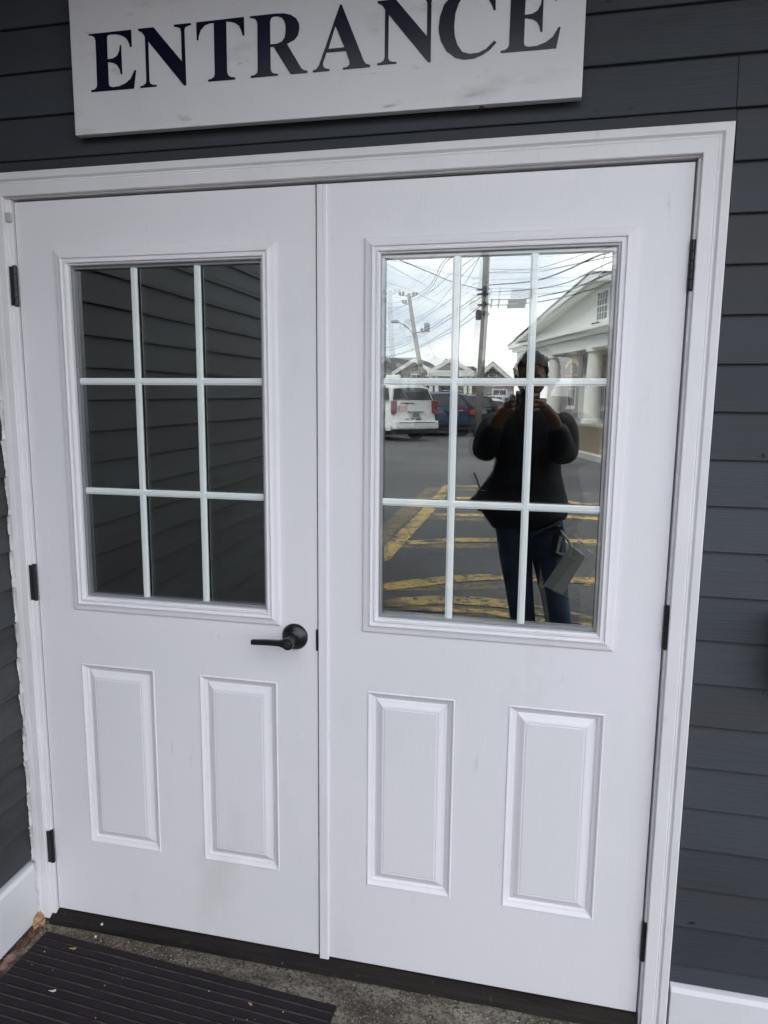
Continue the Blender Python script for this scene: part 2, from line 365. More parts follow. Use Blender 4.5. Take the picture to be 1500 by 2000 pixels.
# ragged caulk line in the inner corner
bm = NB(); N = 420; rows = []
for i in range(N + 1):
    z = -.02 + 2.115 * i / N
    ph = ((z - .171) % .10365) / .10365
    a = .0060 + .0055 * noise.noise(Vector((z * 11, 0, 1))) + .0035 * noise.noise(Vector((z * 45, 5, 1))) + .0025 * noise.noise(Vector((z * 160, 5, 1))) + .0035 * (1 - ph) ** 4
    a = max(a, .0015)
    off = .0188 - .0075 * ph if z > .165 else .0245
    rows.append([bm.verts.new((WX + off - .012, -.0165, z)), bm.verts.new((WX + off + .0015, -.018 - a * 1.4, z)), bm.verts.new((WX + off + .003, -.022 - a * .5, z)), bm.verts.new((WX + max(off + .006, .0232), -.0238, z)), bm.verts.new((WX + max(off + .008, .0240), -.0165, z))])
for a, b in zip(rows, rows[1:]):
    for k in range(4): bm.faces.new((a[k], a[k + 1], b[k + 1], b[k]))
o = obj('caulk_bead', bm, M['caulk'], side)
o['label'] = 'ragged white paint and caulk line in the inner corner'
# overhang above the doors, walls and roof of the building the doors belong to
bm = NB(); box(bm, -1.3, 6.5, -1.15, 7.0, 2.98, 3.12); box(bm, -1.3, 6.5, -1.22, -1.151, 2.80, 3.14)
tag(obj('eave', bm, M['soffit']), kind='structure')
bm = NB()
a = [bm.verts.new(p) for p in ((-1.3, -1.2, 3.15), (6.5, -1.2, 3.15), (6.5, 4.5, 5.6), (-1.3, 4.5, 5.6), (-1.3, 7.0, 3.15), (6.5, 7.0, 3.15))]
bm.faces.new((a[0], a[1], a[2], a[3])); bm.faces.new((a[3], a[2], a[5], a[4])); bm.faces.new((a[0], a[3], a[4])); bm.faces.new((a[1], a[5], a[2]))
tag(obj('building_roof', bm, M['roof']), kind='structure')
bm = NB(); box(bm, -4.5, WX - .305, SY - .03, 7.0, G - .1, 3.3); box(bm, XR + .01, 6.3, .02, 7.0, G - .1, 2.97)
tag(obj('rest_of_building', bm, M['siding_side']), kind='structure')
# dark vestibule behind the glass
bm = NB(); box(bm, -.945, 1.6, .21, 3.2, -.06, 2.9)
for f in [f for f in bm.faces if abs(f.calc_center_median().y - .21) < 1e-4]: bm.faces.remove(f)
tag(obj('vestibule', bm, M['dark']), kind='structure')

# ================================================================== door frame
fr = thing('door_frame', 'white painted frame and moulded casing around both doors with a dark weathered sill', 'door frame', (0, 0, G))
cas = [(0, -.004), (0, -.0205), (.0015, -.022), (.026, -.023), (.028, -.0215), (.0305, -.0225), (.033, -.0215), (.0345, -.0195), (.0365, -.0215), (.040, -.0255), (.054, -.0275), (.0565, -.026), (.0565, -.004)]
def casing_piece(name, p0, p1, d0, d1, prof):
    """mitred casing; p0,p1 inner corners, d0,d1 outward directions per unit inset at each end"""
    bm = NB(); r0 = [bm.verts.new((p0[0] + d0[0] * i, y, p0[1] + d0[1] * i)) for i, y in prof]; r1 = [bm.verts.new((p1[0] + d1[0] * i, y, p1[1] + d1[1] * i)) for i, y in prof]
    n = len(prof)
    for k in range(n): bm.faces.new((r0[k], r0[(k + 1) % n], r1[(k + 1) % n], r1[k]))
    bm.faces.new(r0); bm.faces.new(r1[::-1])
    return obj(name, bm, M['paint_casing'], fr)
casing_piece('head_casing', (-.8335, 2.0405), (.8425, 2.0405), (-1, 1), (1, 1), cas)
casing_piece('side_casing', (.8425, G + .008), (.8425, 2.0405), (1, 0), (1, 1), cas)
casl = [(0, -.004), (0, -.0205), (.0015, -.022), (.020, -.0225), (.0215, -.0205), (.0230, -.0225), (.036, -.0235), (.0375, -.0225), (.0395, -.004)]
casl_top = casl
o = casing_piece('side_casing', (-.8335, -.022), (-.8335, 2.0405), (-1, 0), (-1, 1), casl)
def frame_box(name, m, *b, bev=.0015): 
    bm = NB(); box(bm, *b); return obj(name, bm, M[m], fr, bevel=bev)
frame_box('head_jamb', 'paint_casing', -.835, .845, -.010, .19, 2.0365, 2.070)
frame_box('side_jamb', 'paint_casing', -.8465, -.8195, -.010, .19, -.03, 2.0362)
frame_box('side_jamb', 'paint_casing', .8375, .862, -.008, .19, -.03, 2.0362)
frame_box('door_stop', 'rubber', -.8192, .8372, .049, .062, 2.010, 2.0362, bev=0)
frame_box('door_stop', 'rubber', -.8192, -.806, .049, .062, -.005, 2.0098, bev=0)
frame_box('door_stop', 'rubber', .824, .8372, .049, .062, -.005, 2.0098, bev=0)
bm = NB()
sill = [(.19, -.004), (.030, -.004), (.0, -.0065), (-.008, -.011), (-.0105, -.0155), (-.0195, -.0185), (-.024, -.022), (-.025, -.038), (.19, -.039)]
N = 60; rows = []
for i in range(N + 1):
    x = -.8355 + 1.672 * i / N
    rows.append([bm.verts.new((x, y + (.0025 * noise.noise(Vector((x * 9, k, 0))) if y < 0 else 0), z + (.0018 * noise.noise(Vector((x * 14, k * 3, 7))) if y < 0 else 0))) for k, (y, z) in enumerate(sill)])
for a, b in zip(rows, rows[1:]):
    for k in range(len(sill)): bm.faces.new((a[k], a[(k + 1) % len(sill)], b[(k + 1) % len(sill)], b[k]))
bm.faces.new(rows[0]); bm.faces.new(rows[-1][::-1])
obj('sill', bm, M['sill'], fr)
# small weatherstrip pad at the top of the left jamb
bm = NB(); box(bm, -.8315, -.8165, -.0165, -.0102, 1.979, 2.003)
o = obj('corner_pad', bm, mat('grey_pad', (.45, .46, .45), .6), fr, bevel=.002)

# ================================================================== doors
LF = [(0, .0005), (.0006, -.0035), (.0025, -.0060), (.006, -.0072), (.013, -.0085), (.018, -.0105), (.0205, -.0125), (.0218, -.0126), (.0226, -.0098), (.0240, -.0084), (.0290, -.0080), (.0302, -.0100),
      (.0320, -.0108), (.0336, -.0104), (.0345, -.0082), (.0358, -.0058), (.0385, -.0045), (.0400, -.0015), (.0405, .0060)]
PF = [(0, .0), (.0008, -.0014), (.0028, -.0022), (.0048, -.0012), (.0065, .0014), (.0095, .0040), (.0125, .0054), (.0150, .0062), (.0158, .0095), (.0172, .0108), (.0200, .0114), (.0215, .0108), (.0230, .0098),
      (.0290, .0066), (.0360, .0026), (.0405, .0008), (.0415, .0014), (.0440, .0012), (.0450, .0004), (.0465, .0003)]
def make_door(label, x0, x1, lite, panels, hinge_x, hinge_side, cat='door'):
    d = thing('entrance_door', label, cat, ((x0 if hinge_side < 0 else x1), .02, 0), 0, 'pair of white half-glass doors')
    ztop, zbot = 2.0305, .0
    lx0, lx1, lz0, lz1 = lite
    pz0, pz1 = .2372, .7855
    # slab: front face as a grid with openings
    xs = sorted({x0, x1, lx0 + .002, lx1 - .002, *[q for p in panels for q in p]}); zs = [zbot, pz0, pz1, lz0 + .002, lz1 - .002, ztop]
    bm = NB(); cache = {}
    def V(x, z, y=0):
        k = (round(x, 5), round(z, 5), y)
        if k not in cache: cache[k] = bm.verts.new((x, y, z))
        return cache[k]
    for i in range(len(xs) - 1):
        for j in range(len(zs) - 1):
            cx, cz = (xs[i] + xs[i + 1]) / 2, (zs[j] + zs[j + 1]) / 2
            if lx0 < cx < lx1 and lz0 < cz < lz1:
                continue
            inp = any(a < cx < b for a, b in panels) and pz0 < cz < pz1
            if not inp: bm.faces.new((V(xs[i], zs[j]), V(xs[i + 1], zs[j]), V(xs[i + 1], zs[j + 1]), V(xs[i], zs[j + 1])))
            bm.faces.new((V(xs[i], zs[j], .044), V(xs[i], zs[j + 1], .044), V(xs[i + 1], zs[j + 1], .044), V(xs[i + 1], zs[j], .044)))
    # outer edges
    for i in range(len(xs) - 1):
        for z in (zbot, ztop): bm.faces.new((V(xs[i], z), V(xs[i + 1], z), V(xs[i + 1], z, .044), V(xs[i], z, .044)))
    for j in range(len(zs) - 1):
        for x in (x0, x1): bm.faces.new((V(x, zs[j]), V(x, zs[j + 1]), V(x, zs[j + 1], .044), V(x, zs[j], .044)))
        if lz0 < (zs[j] + zs[j + 1]) / 2 < lz1:
            for x in (lx0 + .002, lx1 - .002): bm.faces.new((V(x, zs[j]), V(x, zs[j + 1]), V(x, zs[j + 1], .044), V(x, zs[j], .044)))
    for i in range(len(xs) - 1):
        if lx0 < (xs[i] + xs[i + 1]) / 2 < lx1:
            for z in (lz0 + .002, lz1 - .002): bm.faces.new((V(xs[i], z), V(xs[i + 1], z), V(xs[i + 1], z, .044), V(xs[i], z, .044)))
    slab = obj('slab', bm, M['paint'], d)
    b = slab.modifiers.new('bevel', 'BEVEL'); b.width = .0012; b.segments = 2; b.limit_method = 'ANGLE'; b.angle_limit = R(60)
    for a, c in panels:
        bm = NB(); loft_rect(bm, a, c, pz0, pz1, PF, fill=True); obj('raised_panel', bm, M['paint'], d)
    bm = NB(); loft_rect(bm, lx0, lx1, lz0, lz1, LF); lf = obj('glazing_frame', bm, M['paint'], d)
    gx0, gx1, gz0, gz1 = lx0 + .0403, lx1 - .0403, lz0 + .0403, lz1 - .0403
    # outer pane: slightly bowed in, as sealed units are in the cold
    def pane(name, y, bow, m, tilt=0, tz=0, bowz=None):
        bm = NB(); nx, nz = 14, 20; g = {}
        bz = bow if bowz is None else bowz
        for i in range(nx + 1):
            for j in range(nz + 1):
                u, v = i / nx, j / nz
                g[i, j] = bm.verts.new((gx0 + (gx1 - gx0) * u, y + bow * (1 - (2 * u - 1) ** 2) * (1 - .6 * (2 * v - 1) ** 2) + tilt * (u - .5) + tz * (v - .5), gz0 + (gz1 - gz0) * v))
        for i in range(nx):
            for j in range(nz): bm.faces.new((g[i, j], g[i + 1, j], g[i + 1, j + 1], g[i, j + 1]))
        return obj(name, bm, m, d, smooth=True)
    pane('glass_pane', .0048, .0034, M['glass_outer'])
    pane('glass_pane', .0225, 0.0, M['glass_inner'])
    bm = NB(); loft_rect(bm, gx0 - .001, gx1 + .001, gz0 - .001, gz1 + .001, [(0, .0086), (.0075, .0086), (.0075, .0222)]); obj('glass_spacer', bm, M['spacer'], d)
    bw = .0175
    # grille bars between the panes: each bar is a part
    bars = []
    for k in (1, 2):
        cx = gx0 + (gx1 - gx0) * k / 3
        bars.append((cx, None))
    for k in (1, 2):
        cz = gz0 + (gz1 - gz0) * k / 3
        bars.append((None, cz))
    for cx, cz in bars:
        bm = NB()
        prof = [(-bw / 2, .0170), (-bw / 2, .0130), (-bw / 2 + .0035, .0118), (-bw / 2 + .0045, .0095), (bw / 2 - .0045, .0095), (bw / 2 - .0035, .0118), (bw / 2, .0130), (bw / 2, .0170)]
        if cx is not None: r = [[bm.verts.new((cx + o_, y_, z)) for o_, y_ in prof] for z in (gz0, gz1)]
        else: r = [[bm.verts.new((x, y_ + .0004, cz + o_)) for o_, y_ in prof] for x in (gx0, gx1)]
        for k in range(8): bm.faces.new((r[0][k], r[0][(k + 1) % 8], r[1][(k + 1) % 8], r[1][k]))
        bm.faces.new(r[0]); bm.faces.new(r[1][::-1])
        obj('grille_bar', bm, M['muntin'], d)
    # hinges: knuckle barrel with tips and the visible leaf edge
    for zc in (1.8185, 1.0145, .2070):
        hx = hinge_x
        bm = NB()
        for a, b_ in ((-.0505, -.0305), (-.0300, -.0105), (-.0100, .0100), (.0105, .0300), (.0305, .0505)):
            lathe(bm, [(.0052, a), (.0064, a + .0008), (.0064, b_ - .0008), (.0052, b_)], Matrix.Translation((hx, -.0065, zc)), 14)
        lathe(bm, [(.0032, -.0535), (.0055, -.0525), (.0055, -.0507), (.003, -.0505)], Matrix.Translation((hx, -.0065, zc)), 14)
        lathe(bm, [(.003, .0505), (.0055, .0507), (.0055, .0525), (.0032, .0535)], Matrix.Translation((hx, -.0065, zc)), 14)
        h = obj('hinge', bm, M['black_hinge'], d)
        bm = NB(); sgn = hinge_side
        if sgn < 0: box(bm, hx - .0125, hx + .001, -.0135, -.0105, zc - .050, zc + .050)
        else: box(bm, hx - .001, hx + .0055, -.0105, -.0040, zc - .050, zc + .050)
        obj('hinge_leaf', bm, M['black_hinge'], h, bevel=.0008)
    return d
left = make_door('white nine pane door with black lever handle, its glass reflecting grey siding', -.8160, .0005,
                 (-.7045, -.0975, .9430, 1.9060), [(-.6945, -.4690), (-.3345, -.1110)], -.8215, -1)
right = make_door('white nine pane door without handle, reflecting the street and the photographer', .0040, .8335,
                  (.1200, .7275, .9450, 1.9060), [(.1345, .3590), (.4910, .7175)], .8385, 1)
# meeting-edge strip on the right door
bm = NB(); pr = [(.0042, 0), (.0042, -.0035), (.0055, -.0050), (.0165, -.0050), (.0175, -.0040), (.0190, -.0050), (.0270, -.0050), (.0300, -.0035), (.0305, 0)]
r = [[bm.verts.new((x, y, z)) for x, y in pr] for z in (-.0055, 2.0290)]
for k in range(len(pr)): bm.faces.new((r[0][k], r[0][(k + 1) % len(pr)], r[1][(k + 1) % len(pr)], r[1][k]))
bm.faces.new(r[0]); bm.faces.new(r[1][::-1])
obj('astragal', bm, M['paint'], right)
# lever handle on the left door
HX, HZ = -.0600, .9165
T = Matrix.Translation((HX, 0, HZ)) @ Matrix.Rotation(R(90), 4, 'X')        # local z -> -y
bm = NB(); lathe(bm, [(.0345, -.0005), (.0350, .002), (.0335, .0055), (.0270, .0105), (.0190, .0160), (.0165, .0185)], T, 48)
rose = obj('handle_rose', bm, M['black'], left, smooth=True)
bm = NB(); lathe(bm, [(.0128, .016), (.0128, .050), (.0122, .0515)], T, 32)
obj('handle_neck', bm, M['black'], left, smooth=False)
bm = NB()
lathe(bm, [(.0135, .048), (.0150, .0495), (.0150, .0640), (.0138, .0655), (.0095, .0658), (.0090, .0640), (.0088, .0640)], T, 36)
lever = obj('lever', bm, M['black'], left)
bm = NB()
ev = []
for x, hz, dz, y0, y1 in ((-.012, .0105, 0, .050, .0640), (-.024, .0072, -.0005, .050, .0625), (-.060, .0068, -.002, .049, .0600), (-.096, .0066, -.0045, .0485, .0585), (-.101, .0058, -.005, .0490, .0575)):
    ev.append([bm.verts.new((HX + x, -a, HZ + dz + s_ * hz)) for a, s_ in ((y0, -1), (y1, -1), (y1, 1), (y0, 1))])
for a, b_ in zip(ev, ev[1:]):
    for k in range(4): bm.faces.new((a[k], a[(k + 1) % 4], b_[(k + 1) % 4], b_[k]))
bm.faces.new(ev[0]); bm.faces.new(ev[-1][::-1])
obj('lever_arm', bm, M['black'], lever, bevel=.0018, segs=3)
bm = NB(); lathe(bm, [(.0080, .0640), (.0080, .0652), (.0072, .0660)], T, 24); box(bm, HX - .0008, HX + .0008, -.0664, -.0660, HZ - .0045, HZ + .0045)
obj('keyhole', bm, M['chrome'] if False else mat('dark_key_cylinder', (.05, .05, .055), .3, metal=.6), lever)
bm = NB(); box(bm, -.0030, .0038, -.0030, .0300, .883, .940)
obj('latch_plate', bm, M['black'], left, bevel=.0008)

# ================================================================== entrance sign
sgn = thing('entrance_sign', 'weathered white board reading ENTRANCE in dark navy serif capitals above the doors', 'sign', (0, -.047, 2.163))
bm = NB(); N = 24; rows = []
yb = -.026
for i in range(N + 1):
    x = -.5955 + 1.1885 * i / N; zb_ = 2.1635 - .0055 * i / N + .0004 * noise.noise(Vector((x * 20, 0, 0)))
    rows.append([bm.verts.new(p) for p in ((x, yb, zb_), (x, -.047, zb_), (x, -.047, 2.482), (x, yb, 2.482))])
for a, b_ in zip(rows, rows[1:]):
    for k in range(4): bm.faces.new((a[k], a[(k + 1) % 4], b_[(k + 1) % 4], b_[k]))
bm.faces.new(rows[0]); bm.faces.new(rows[-1][::-1])
obj('sign_board', bm, M['sign_white'], sgn, bevel=.0012)
for x in (-.40, .36):
    bm = NB(); box(bm, x, x + .04, -.0258, -.0150, 2.18, 2.46); obj('batten', bm, M['dark'], sgn)
bm = NB(); lathe(bm, [(.004, 0), (.006, .003), (.004, .006)], Matrix.Translation((.386, -.036, 2.1545)), 10)
obj('screw_head', bm, M['rust'], sgn)
LETTERS = [('E',[[(-0.5467,2.3862),(-0.4337,2.3855),(-0.4339,2.3485),(-0.4382,2.3482),(-0.4403,2.3554),(-0.4438,2.3633),(-0.451,2.3711),(-0.4614,2.3763),(-0.4749,2.3794),(-0.4886,2.3802),(-0.4947,2.3795),(-0.4973,2.3759),(-0.4984,2.3271),(-0.4837,2.3276),(-0.4727,2.333),(-0.467,2.3427),(-0.4645,2.3551),(-0.4615,2.3549),(-0.4614,2.2907),(-0.4653,2.291),(-0.4681,2.302),(-0.4738,2.3114),(-0.4827,2.3173),(-0.4978,2.3207),(-0.4983,2.2724),(-0.4961,2.2671),(-0.4885,2.2646),(-0.4715,2.2651),(-0.4544,2.2701),(-0.4403,2.2792),(-0.4288,2.2974),(-0.4249,2.2965),(-0.4322,2.2567),(-0.5457,2.2576),(-0.5461,2.262),(-0.5367,2.2631),(-0.5308,2.2673),(-0.529,2.2723),(-0.5281,2.3712),(-0.5302,2.3777),(-0.5361,2.3816),(-0.5462,2.3836)]]),('N',[[(-0.4163,2.3858),(-0.376,2.3854),(-0.3071,2.3058),(-0.307,2.3679),(-0.3087,2.3755),(-0.3133,2.3789),(-0.324,2.3814),(-0.3244,2.3857),(-0.2823,2.3852),(-0.2818,2.381),(-0.292,2.3793),(-0.297,2.3768),(-0.2984,2.372),(-0.2978,2.2527),(-0.3037,2.2532),(-0.391,2.3559),(-0.3914,2.27),(-0.3889,2.2642),(-0.3822,2.2611),(-0.3732,2.2601),(-0.3727,2.2565),(-0.4155,2.2567),(-0.4159,2.2606),(-0.4077,2.2617),(-0.4015,2.2653),(-0.3995,2.2707),(-0.3991,2.3672),(-0.4056,2.3761),(-0.4158,2.382)]]),('T',[[(-0.2687,2.3851),(-0.1519,2.3851),(-0.1516,2.3463),(-0.1561,2.3467),(-0.1582,2.3561),(-0.1638,2.3676),(-0.1735,2.3746),(-0.1847,2.3781),(-0.1951,2.3799),(-0.1952,2.2737),(-0.1925,2.266),(-0.1861,2.2618),(-0.1756,2.2597),(-0.1757,2.2555),(-0.2428,2.2563),(-0.2433,2.2603),(-0.2334,2.262),(-0.2281,2.2653),(-0.2259,2.2713),(-0.2255,2.3797),(-0.2358,2.3795),(-0.2474,2.3769),(-0.2577,2.3681),(-0.263,2.3563),(-0.2647,2.3466),(-0.2684,2.347)]]),('R',[[(-0.1378,2.3848),(-0.0783,2.3844),(-0.0565,2.383),(-0.0402,2.3782),(-0.0281,2.3699),(-0.0214,2.3586),(-0.021,2.3478),(-0.0243,2.335),(-0.0326,2.3262),(-0.0504,2.3194),(-0.0168,2.2658),(-0.0113,2.2617),(-0.0026,2.2593),(-0.0024,2.2549),(-0.0428,2.2554),(-0.082,2.3163),(-0.0898,2.3163),(-0.0894,2.2696),(-0.087,2.2633),(-0.0815,2.2604),(-0.0723,2.2589),(-0.0721,2.2552),(-0.1375,2.2555),(-0.1379,2.2597),(-0.1289,2.2607),(-0.1232,2.2639),(-0.1209,2.2698),(-0.12,2.3682),(-0.1221,2.3744),(-0.1267,2.3792),(-0.137,2.3812)],[(-0.0896,2.3688),(-0.0897,2.3221),(-0.0751,2.3217),(-0.0627,2.3254),(-0.0557,2.3332),(-0.0534,2.3437),(-0.0532,2.3569),(-0.0559,2.3667),(-0.0621,2.3745),(-0.0716,2.3783),(-0.0812,2.3787),(-0.0872,2.3762)]]),('A',[[(0.0726,2.3875),(0.0768,2.3871),(0.1263,2.2701),(0.1316,2.2625),(0.141,2.2589),(0.1413,2.2546),(0.0793,2.2544),(0.0791,2.2585),(0.0881,2.2592),(0.0942,2.2634),(0.0942,2.2705),(0.0859,2.2922),(0.0415,2.2929),(0.0334,2.2723),(0.0342,2.265),(0.0387,2.261),(0.0481,2.2588),(0.0484,2.2549),(0.0098,2.2546),(0.0096,2.2587),(0.0171,2.2605),(0.0245,2.2683)],[(0.0621,2.3457),(0.046,2.3001),(0.0827,2.3001)]]),('N',[[(0.1566,2.3858),(0.1968,2.3854),(0.2657,2.3058),(0.2659,2.3679),(0.2641,2.3755),(0.2596,2.3789),(0.2488,2.3814),(0.2484,2.3857),(0.2906,2.3852),(0.291,2.381),(0.2808,2.3793),(0.2758,2.3768),(0.2745,2.372),(0.2751,2.2527),(0.2692,2.2532),(0.1819,2.3559),(0.1815,2.27),(0.1839,2.2642),(0.1907,2.2611),(0.1997,2.2601),(0.2001,2.2565),(0.1573,2.2567),(0.1569,2.2606),(0.1651,2.2617),(0.1713,2.2653),(0.1734,2.2707),(0.1737,2.3672),(0.1672,2.3761),(0.157,2.382)]]),('C',[[(0.2906,2.3205),(0.2928,2.3408),(0.3015,2.364),(0.3168,2.3792),(0.3374,2.3877),(0.3579,2.3903),(0.3759,2.3883),(0.394,2.3829),(0.4011,2.3817),(0.4066,2.3863),(0.4091,2.386),(0.4105,2.3422),(0.4062,2.3426),(0.4012,2.355),(0.3905,2.3715),(0.3736,2.3822),(0.3581,2.3848),(0.344,2.3799),(0.3328,2.3632),(0.326,2.3447),(0.324,2.3185),(0.3261,2.299),(0.3323,2.2814),(0.3431,2.2671),(0.3589,2.262),(0.377,2.2628),(0.3924,2.2687),(0.4094,2.2835),(0.4141,2.2792),(0.4002,2.2656),(0.385,2.2573),(0.367,2.2516),(0.3461,2.2515),(0.3276,2.257),(0.3088,2.2714),(0.2965,2.292),(0.2914,2.3095)]]),('E',[[(0.4226,2.3862),(0.5356,2.3855),(0.5354,2.3485),(0.5311,2.3482),(0.5291,2.3554),(0.5255,2.3633),(0.5183,2.3711),(0.508,2.3763),(0.4944,2.3794),(0.4808,2.3802),(0.4746,2.3795),(0.472,2.3759),(0.4709,2.3271),(0.4857,2.3276),(0.4966,2.333),(0.5023,2.3427),(0.5048,2.3551),(0.5078,2.3549),(0.508,2.2907),(0.504,2.291),(0.5012,2.302),(0.4955,2.3114),(0.4867,2.3173),(0.4715,2.3207),(0.4711,2.2724),(0.4733,2.2671),(0.4808,2.2646),(0.4978,2.2651),(0.5149,2.2701),(0.529,2.2792),(0.5405,2.2974),(0.5444,2.2965),(0.5371,2.2567),(0.4236,2.2576),(0.4232,2.262),(0.4327,2.2631),(0.4385,2.2673),(0.4404,2.2723),(0.4413,2.3712),(0.4392,2.3777),(0.4332,2.3816),(0.4231,2.3836)]])]

for ch, polys in LETTERS:
    cu = bpy.data.curves.new('letter', 'CURVE'); cu.dimensions = '2D'; cu.fill_mode = 'BOTH'; cu.extrude = .0005
    for pl in polys:
        sp = cu.splines.new('POLY'); sp.points.add(len(pl) - 1); sp.use_cyclic_u = True
        for i, (x, z) in enumerate(pl): sp.points[i].co = (x, z, 0, 1)
    to = bpy.data.objects.new('letter_tmp', cu); col.objects.link(to)
    dg = bpy.context.evaluated_depsgraph_get(); me = bpy.data.meshes.new_from_object(to.evaluated_get(dg))
    bpy.data.objects.remove(to)
    me.transform(Matrix.Translation((0, -.0478 + .047, -2.163)) @ Matrix.Rotation(R(90), 4, 'X'))
    me.name = 'letter'; me.materials.clear()
    o = link('letter', me, M['letter'], sgn)
    o['label'] = 'navy serif capital letter ' + ch

# ================================================================== mat, corner rubble, litter
mt_ = thing('door_mat', 'ribbed black rubber mat on the concrete in front of the left door', 'mat', (-.819, -.056, G + .0065), math.atan2(-.058, .901))
bm = NB(); box(bm, 0, .903, -.62, 0, 0, .0045)
obj('mat_base', bm, M['mat'], mt_, local=True, bevel=.001)
sp = .0272; nr = 22
bm = NB(); bm2 = NB()
for k in range(nr):
    y = -.014 - k * sp; N = 40
    rows = []; rr = []
    for i in range(N + 1):
        x = .004 + .895 * i / N; j = .0010 * noise.noise(Vector((x * 14, k * 5.3, 0)))
        wv = .0016 * noise.noise(Vector((x * 6, k * 9.3, 4)))
        rows.append([bm.verts.new((x, y - .0205 / 2, .0046)), bm.verts.new((x, y - .0185 / 2, .0085 + j)), bm.verts.new((x, y + .0185 / 2, .0085 + j)), bm.verts.new((x, y + .0205 / 2, .0046))])
        yy = y - .0136 + wv
        rr.append([bm2.verts.new((x, yy - .0016, .0046)), bm2.verts.new((x, yy, .0098 + j)), bm2.verts.new((x, yy + .0016, .0046))])
    for a, b_ in zip(rows, rows[1:]):
        for q in range(3): bm.faces.new((a[q], a[q + 1], b_[q + 1], b_[q]))
    if k < nr - 1:
        for a, b_ in zip(rr, rr[1:]):
            for q in range(2): bm2.faces.new((a[q], a[q + 1], b_[q + 1], b_[q]))
    else:
        bmesh.ops.delete(bm2, geom=[v for t3 in rr for v in t3], context='VERTS')
tag(obj('mat_pile', bm, M['mat'], mt_, local=True), kind='stuff')
tag(obj('mat_ridges', bm2, M['mat_ridge'], mt_, local=True), kind='stuff')

def lump(name, label, cat, blobs, m, parent=None, group=None):
    bm = NB()
    for i, (c, r_, s_) in enumerate(blobs): sphere(bm, c, r_, 3, s_, .55, i * 3.7)
    o = obj(name, bm, M[m], parent, smooth=True)
    if not parent: tag(o, label, cat, group)
    return o
lump('spray_foam', 'tan lump of spray foam in the corner between skirt board and door frame', 'foam lump',
     [((-.868, -.020, -.020), .014, (.8, .9, 1.5)), ((-.866, -.036, -.022), .015, (1, 1.1, 1)), ((-.856, -.030, -.033), .012, (1, 1, .9)), ((-.858, -.052, -.034), .010, (.7, 1.3, .8))], 'foam')
lump('rotten_wood', 'brown crumbling wood scrap between skirt board and mat', 'wood scrap',
     [((-.858, -.075, -.040), .017, (.9, 1.4, .8)), ((-.856, -.105, -.041), .016, (.9, 1.4, .7)), ((-.862, -.130, -.044), .013, (.9, 1.5, .8))], 'rust')
lump('brick_fragment', 'pinkish brick fragment against the foot of the left skirt board', 'brick fragment',
     [((-.860, -.165, -.040), .015, (1, 1.5, .6)), ((-.858, -.195, -.042), .013, (1, 1.3, .6))], 'brick')
bm = NB()
for i in range(90):
    y = -.20 - rnd.random() ** 1.0 * .55; x = rnd.uniform(-.874, -.838); sphere(bm, (x, y, G + .007), rnd.uniform(.003, .009), 1, (1, 1, .7), .5, i)
for i in range(60):
    x = rnd.uniform(-.85, -.55); sphere(bm, (x, rnd.uniform(-.058, -.034) - .02 * (x + .85), G + .0065), rnd.uniform(.0012, .0035), 1, (1, 1, .7), .5, i)
tag(obj('grit', bm, M['brick']), 'loose grit along the foot of the left wall', 'grit', kind='stuff')
bm = NB()
for cx in ((-.80, 16), (-.745, 26), (-.69, 22), (-.60, 10), (-.52, 16), (-.44, 8)):
    for i in range(cx[1]):
        sphere(bm, (cx[0] + rnd.gauss(0, .017), rnd.uniform(-.046, -.030), G + .007 + rnd.uniform(0, .003)), rnd.uniform(.001, .003), 1, (1, 1, .6), .5, i)
tag(obj('moss_tufts', bm, M['moss']), 'low moss tufts along the sill below the left door', 'moss', kind='stuff')
def leaf(label, x, y, z, s_, rz, m='leaf'):
    bm = NB(); n = 10; c = bm.verts.new((0, 0, s_ * .12)); ring = []
    for k in range(n):
        a = 2 * math.pi * k / n; rr_ = s_ * (1 + .35 * math.sin(a * 2.3 + rz * 3)); ring.append(bm.verts.new((rr_ * math.cos(a), rr_ * .5 * math.sin(a), s_ * .15 * math.sin(a * 2 + 1) + s_ * .1)))
    for k in range(n): bm.faces.new((c, ring[k], ring[(k + 1) % n]))
    o = obj('leaf_scrap' if m == 'leaf' else 'paint_chip', bm, M[m]); o.location = (x, y, z); o.rotation_euler = (0, 0, rz)
    tag(o, label, 'leaf' if m == 'leaf' else 'paint chip'); return o
MZ = G + .0160
leaf('small curled tan leaf scrap near the back left corner of the mat', -.700, -.103, MZ, .0085, .2)
leaf('small tan leaf scrap near the right end of the mat', -.137, -.164, MZ, .0070, 2.9)
leaf('white paint chip near the left side of the mat', -.664, -.242, MZ, .0080, .3, 'pebble')
for lab, x, y in (('tiny white pebble on the dark sill, upper one of the pair', -.660, -.0200), ('tiny white pebble on the concrete, lower one of the pair', -.668, -.0420)):
    bm = NB(); sphere(bm, (x, y, -.012 if y > -.03 else G + .009), .0038, 2, (1, 1, .9), .3, x); tag(obj('pebble', bm, M['pebble']), lab, 'pebble')
bm = NB()
for i in range(40):
    u, v = rnd.uniform(.03, .87), rnd.uniform(.02, .5); c, s2 = math.cos(mt_.rotation_euler.z), math.sin(mt_.rotation_euler.z)
    sphere(bm, (-.819 + u * c + v * s2, -.056 + u * s2 - v * c, MZ), rnd.uniform(.0007, .0017), 1, (1.5, 1, .7), .4, i)
for i in range(25): sphere(bm, (rnd.uniform(-.7, .8), rnd.uniform(-.09, -.02), G + .0075 if rnd.random() < .9 else -.012), rnd.uniform(.0008, .0016), 1, (1.3, 1, .7), .4, i)
tag(obj('crumbs', bm, M['pebble']), 'scattered pale crumbs on the mat and concrete', 'crumbs', kind='stuff')

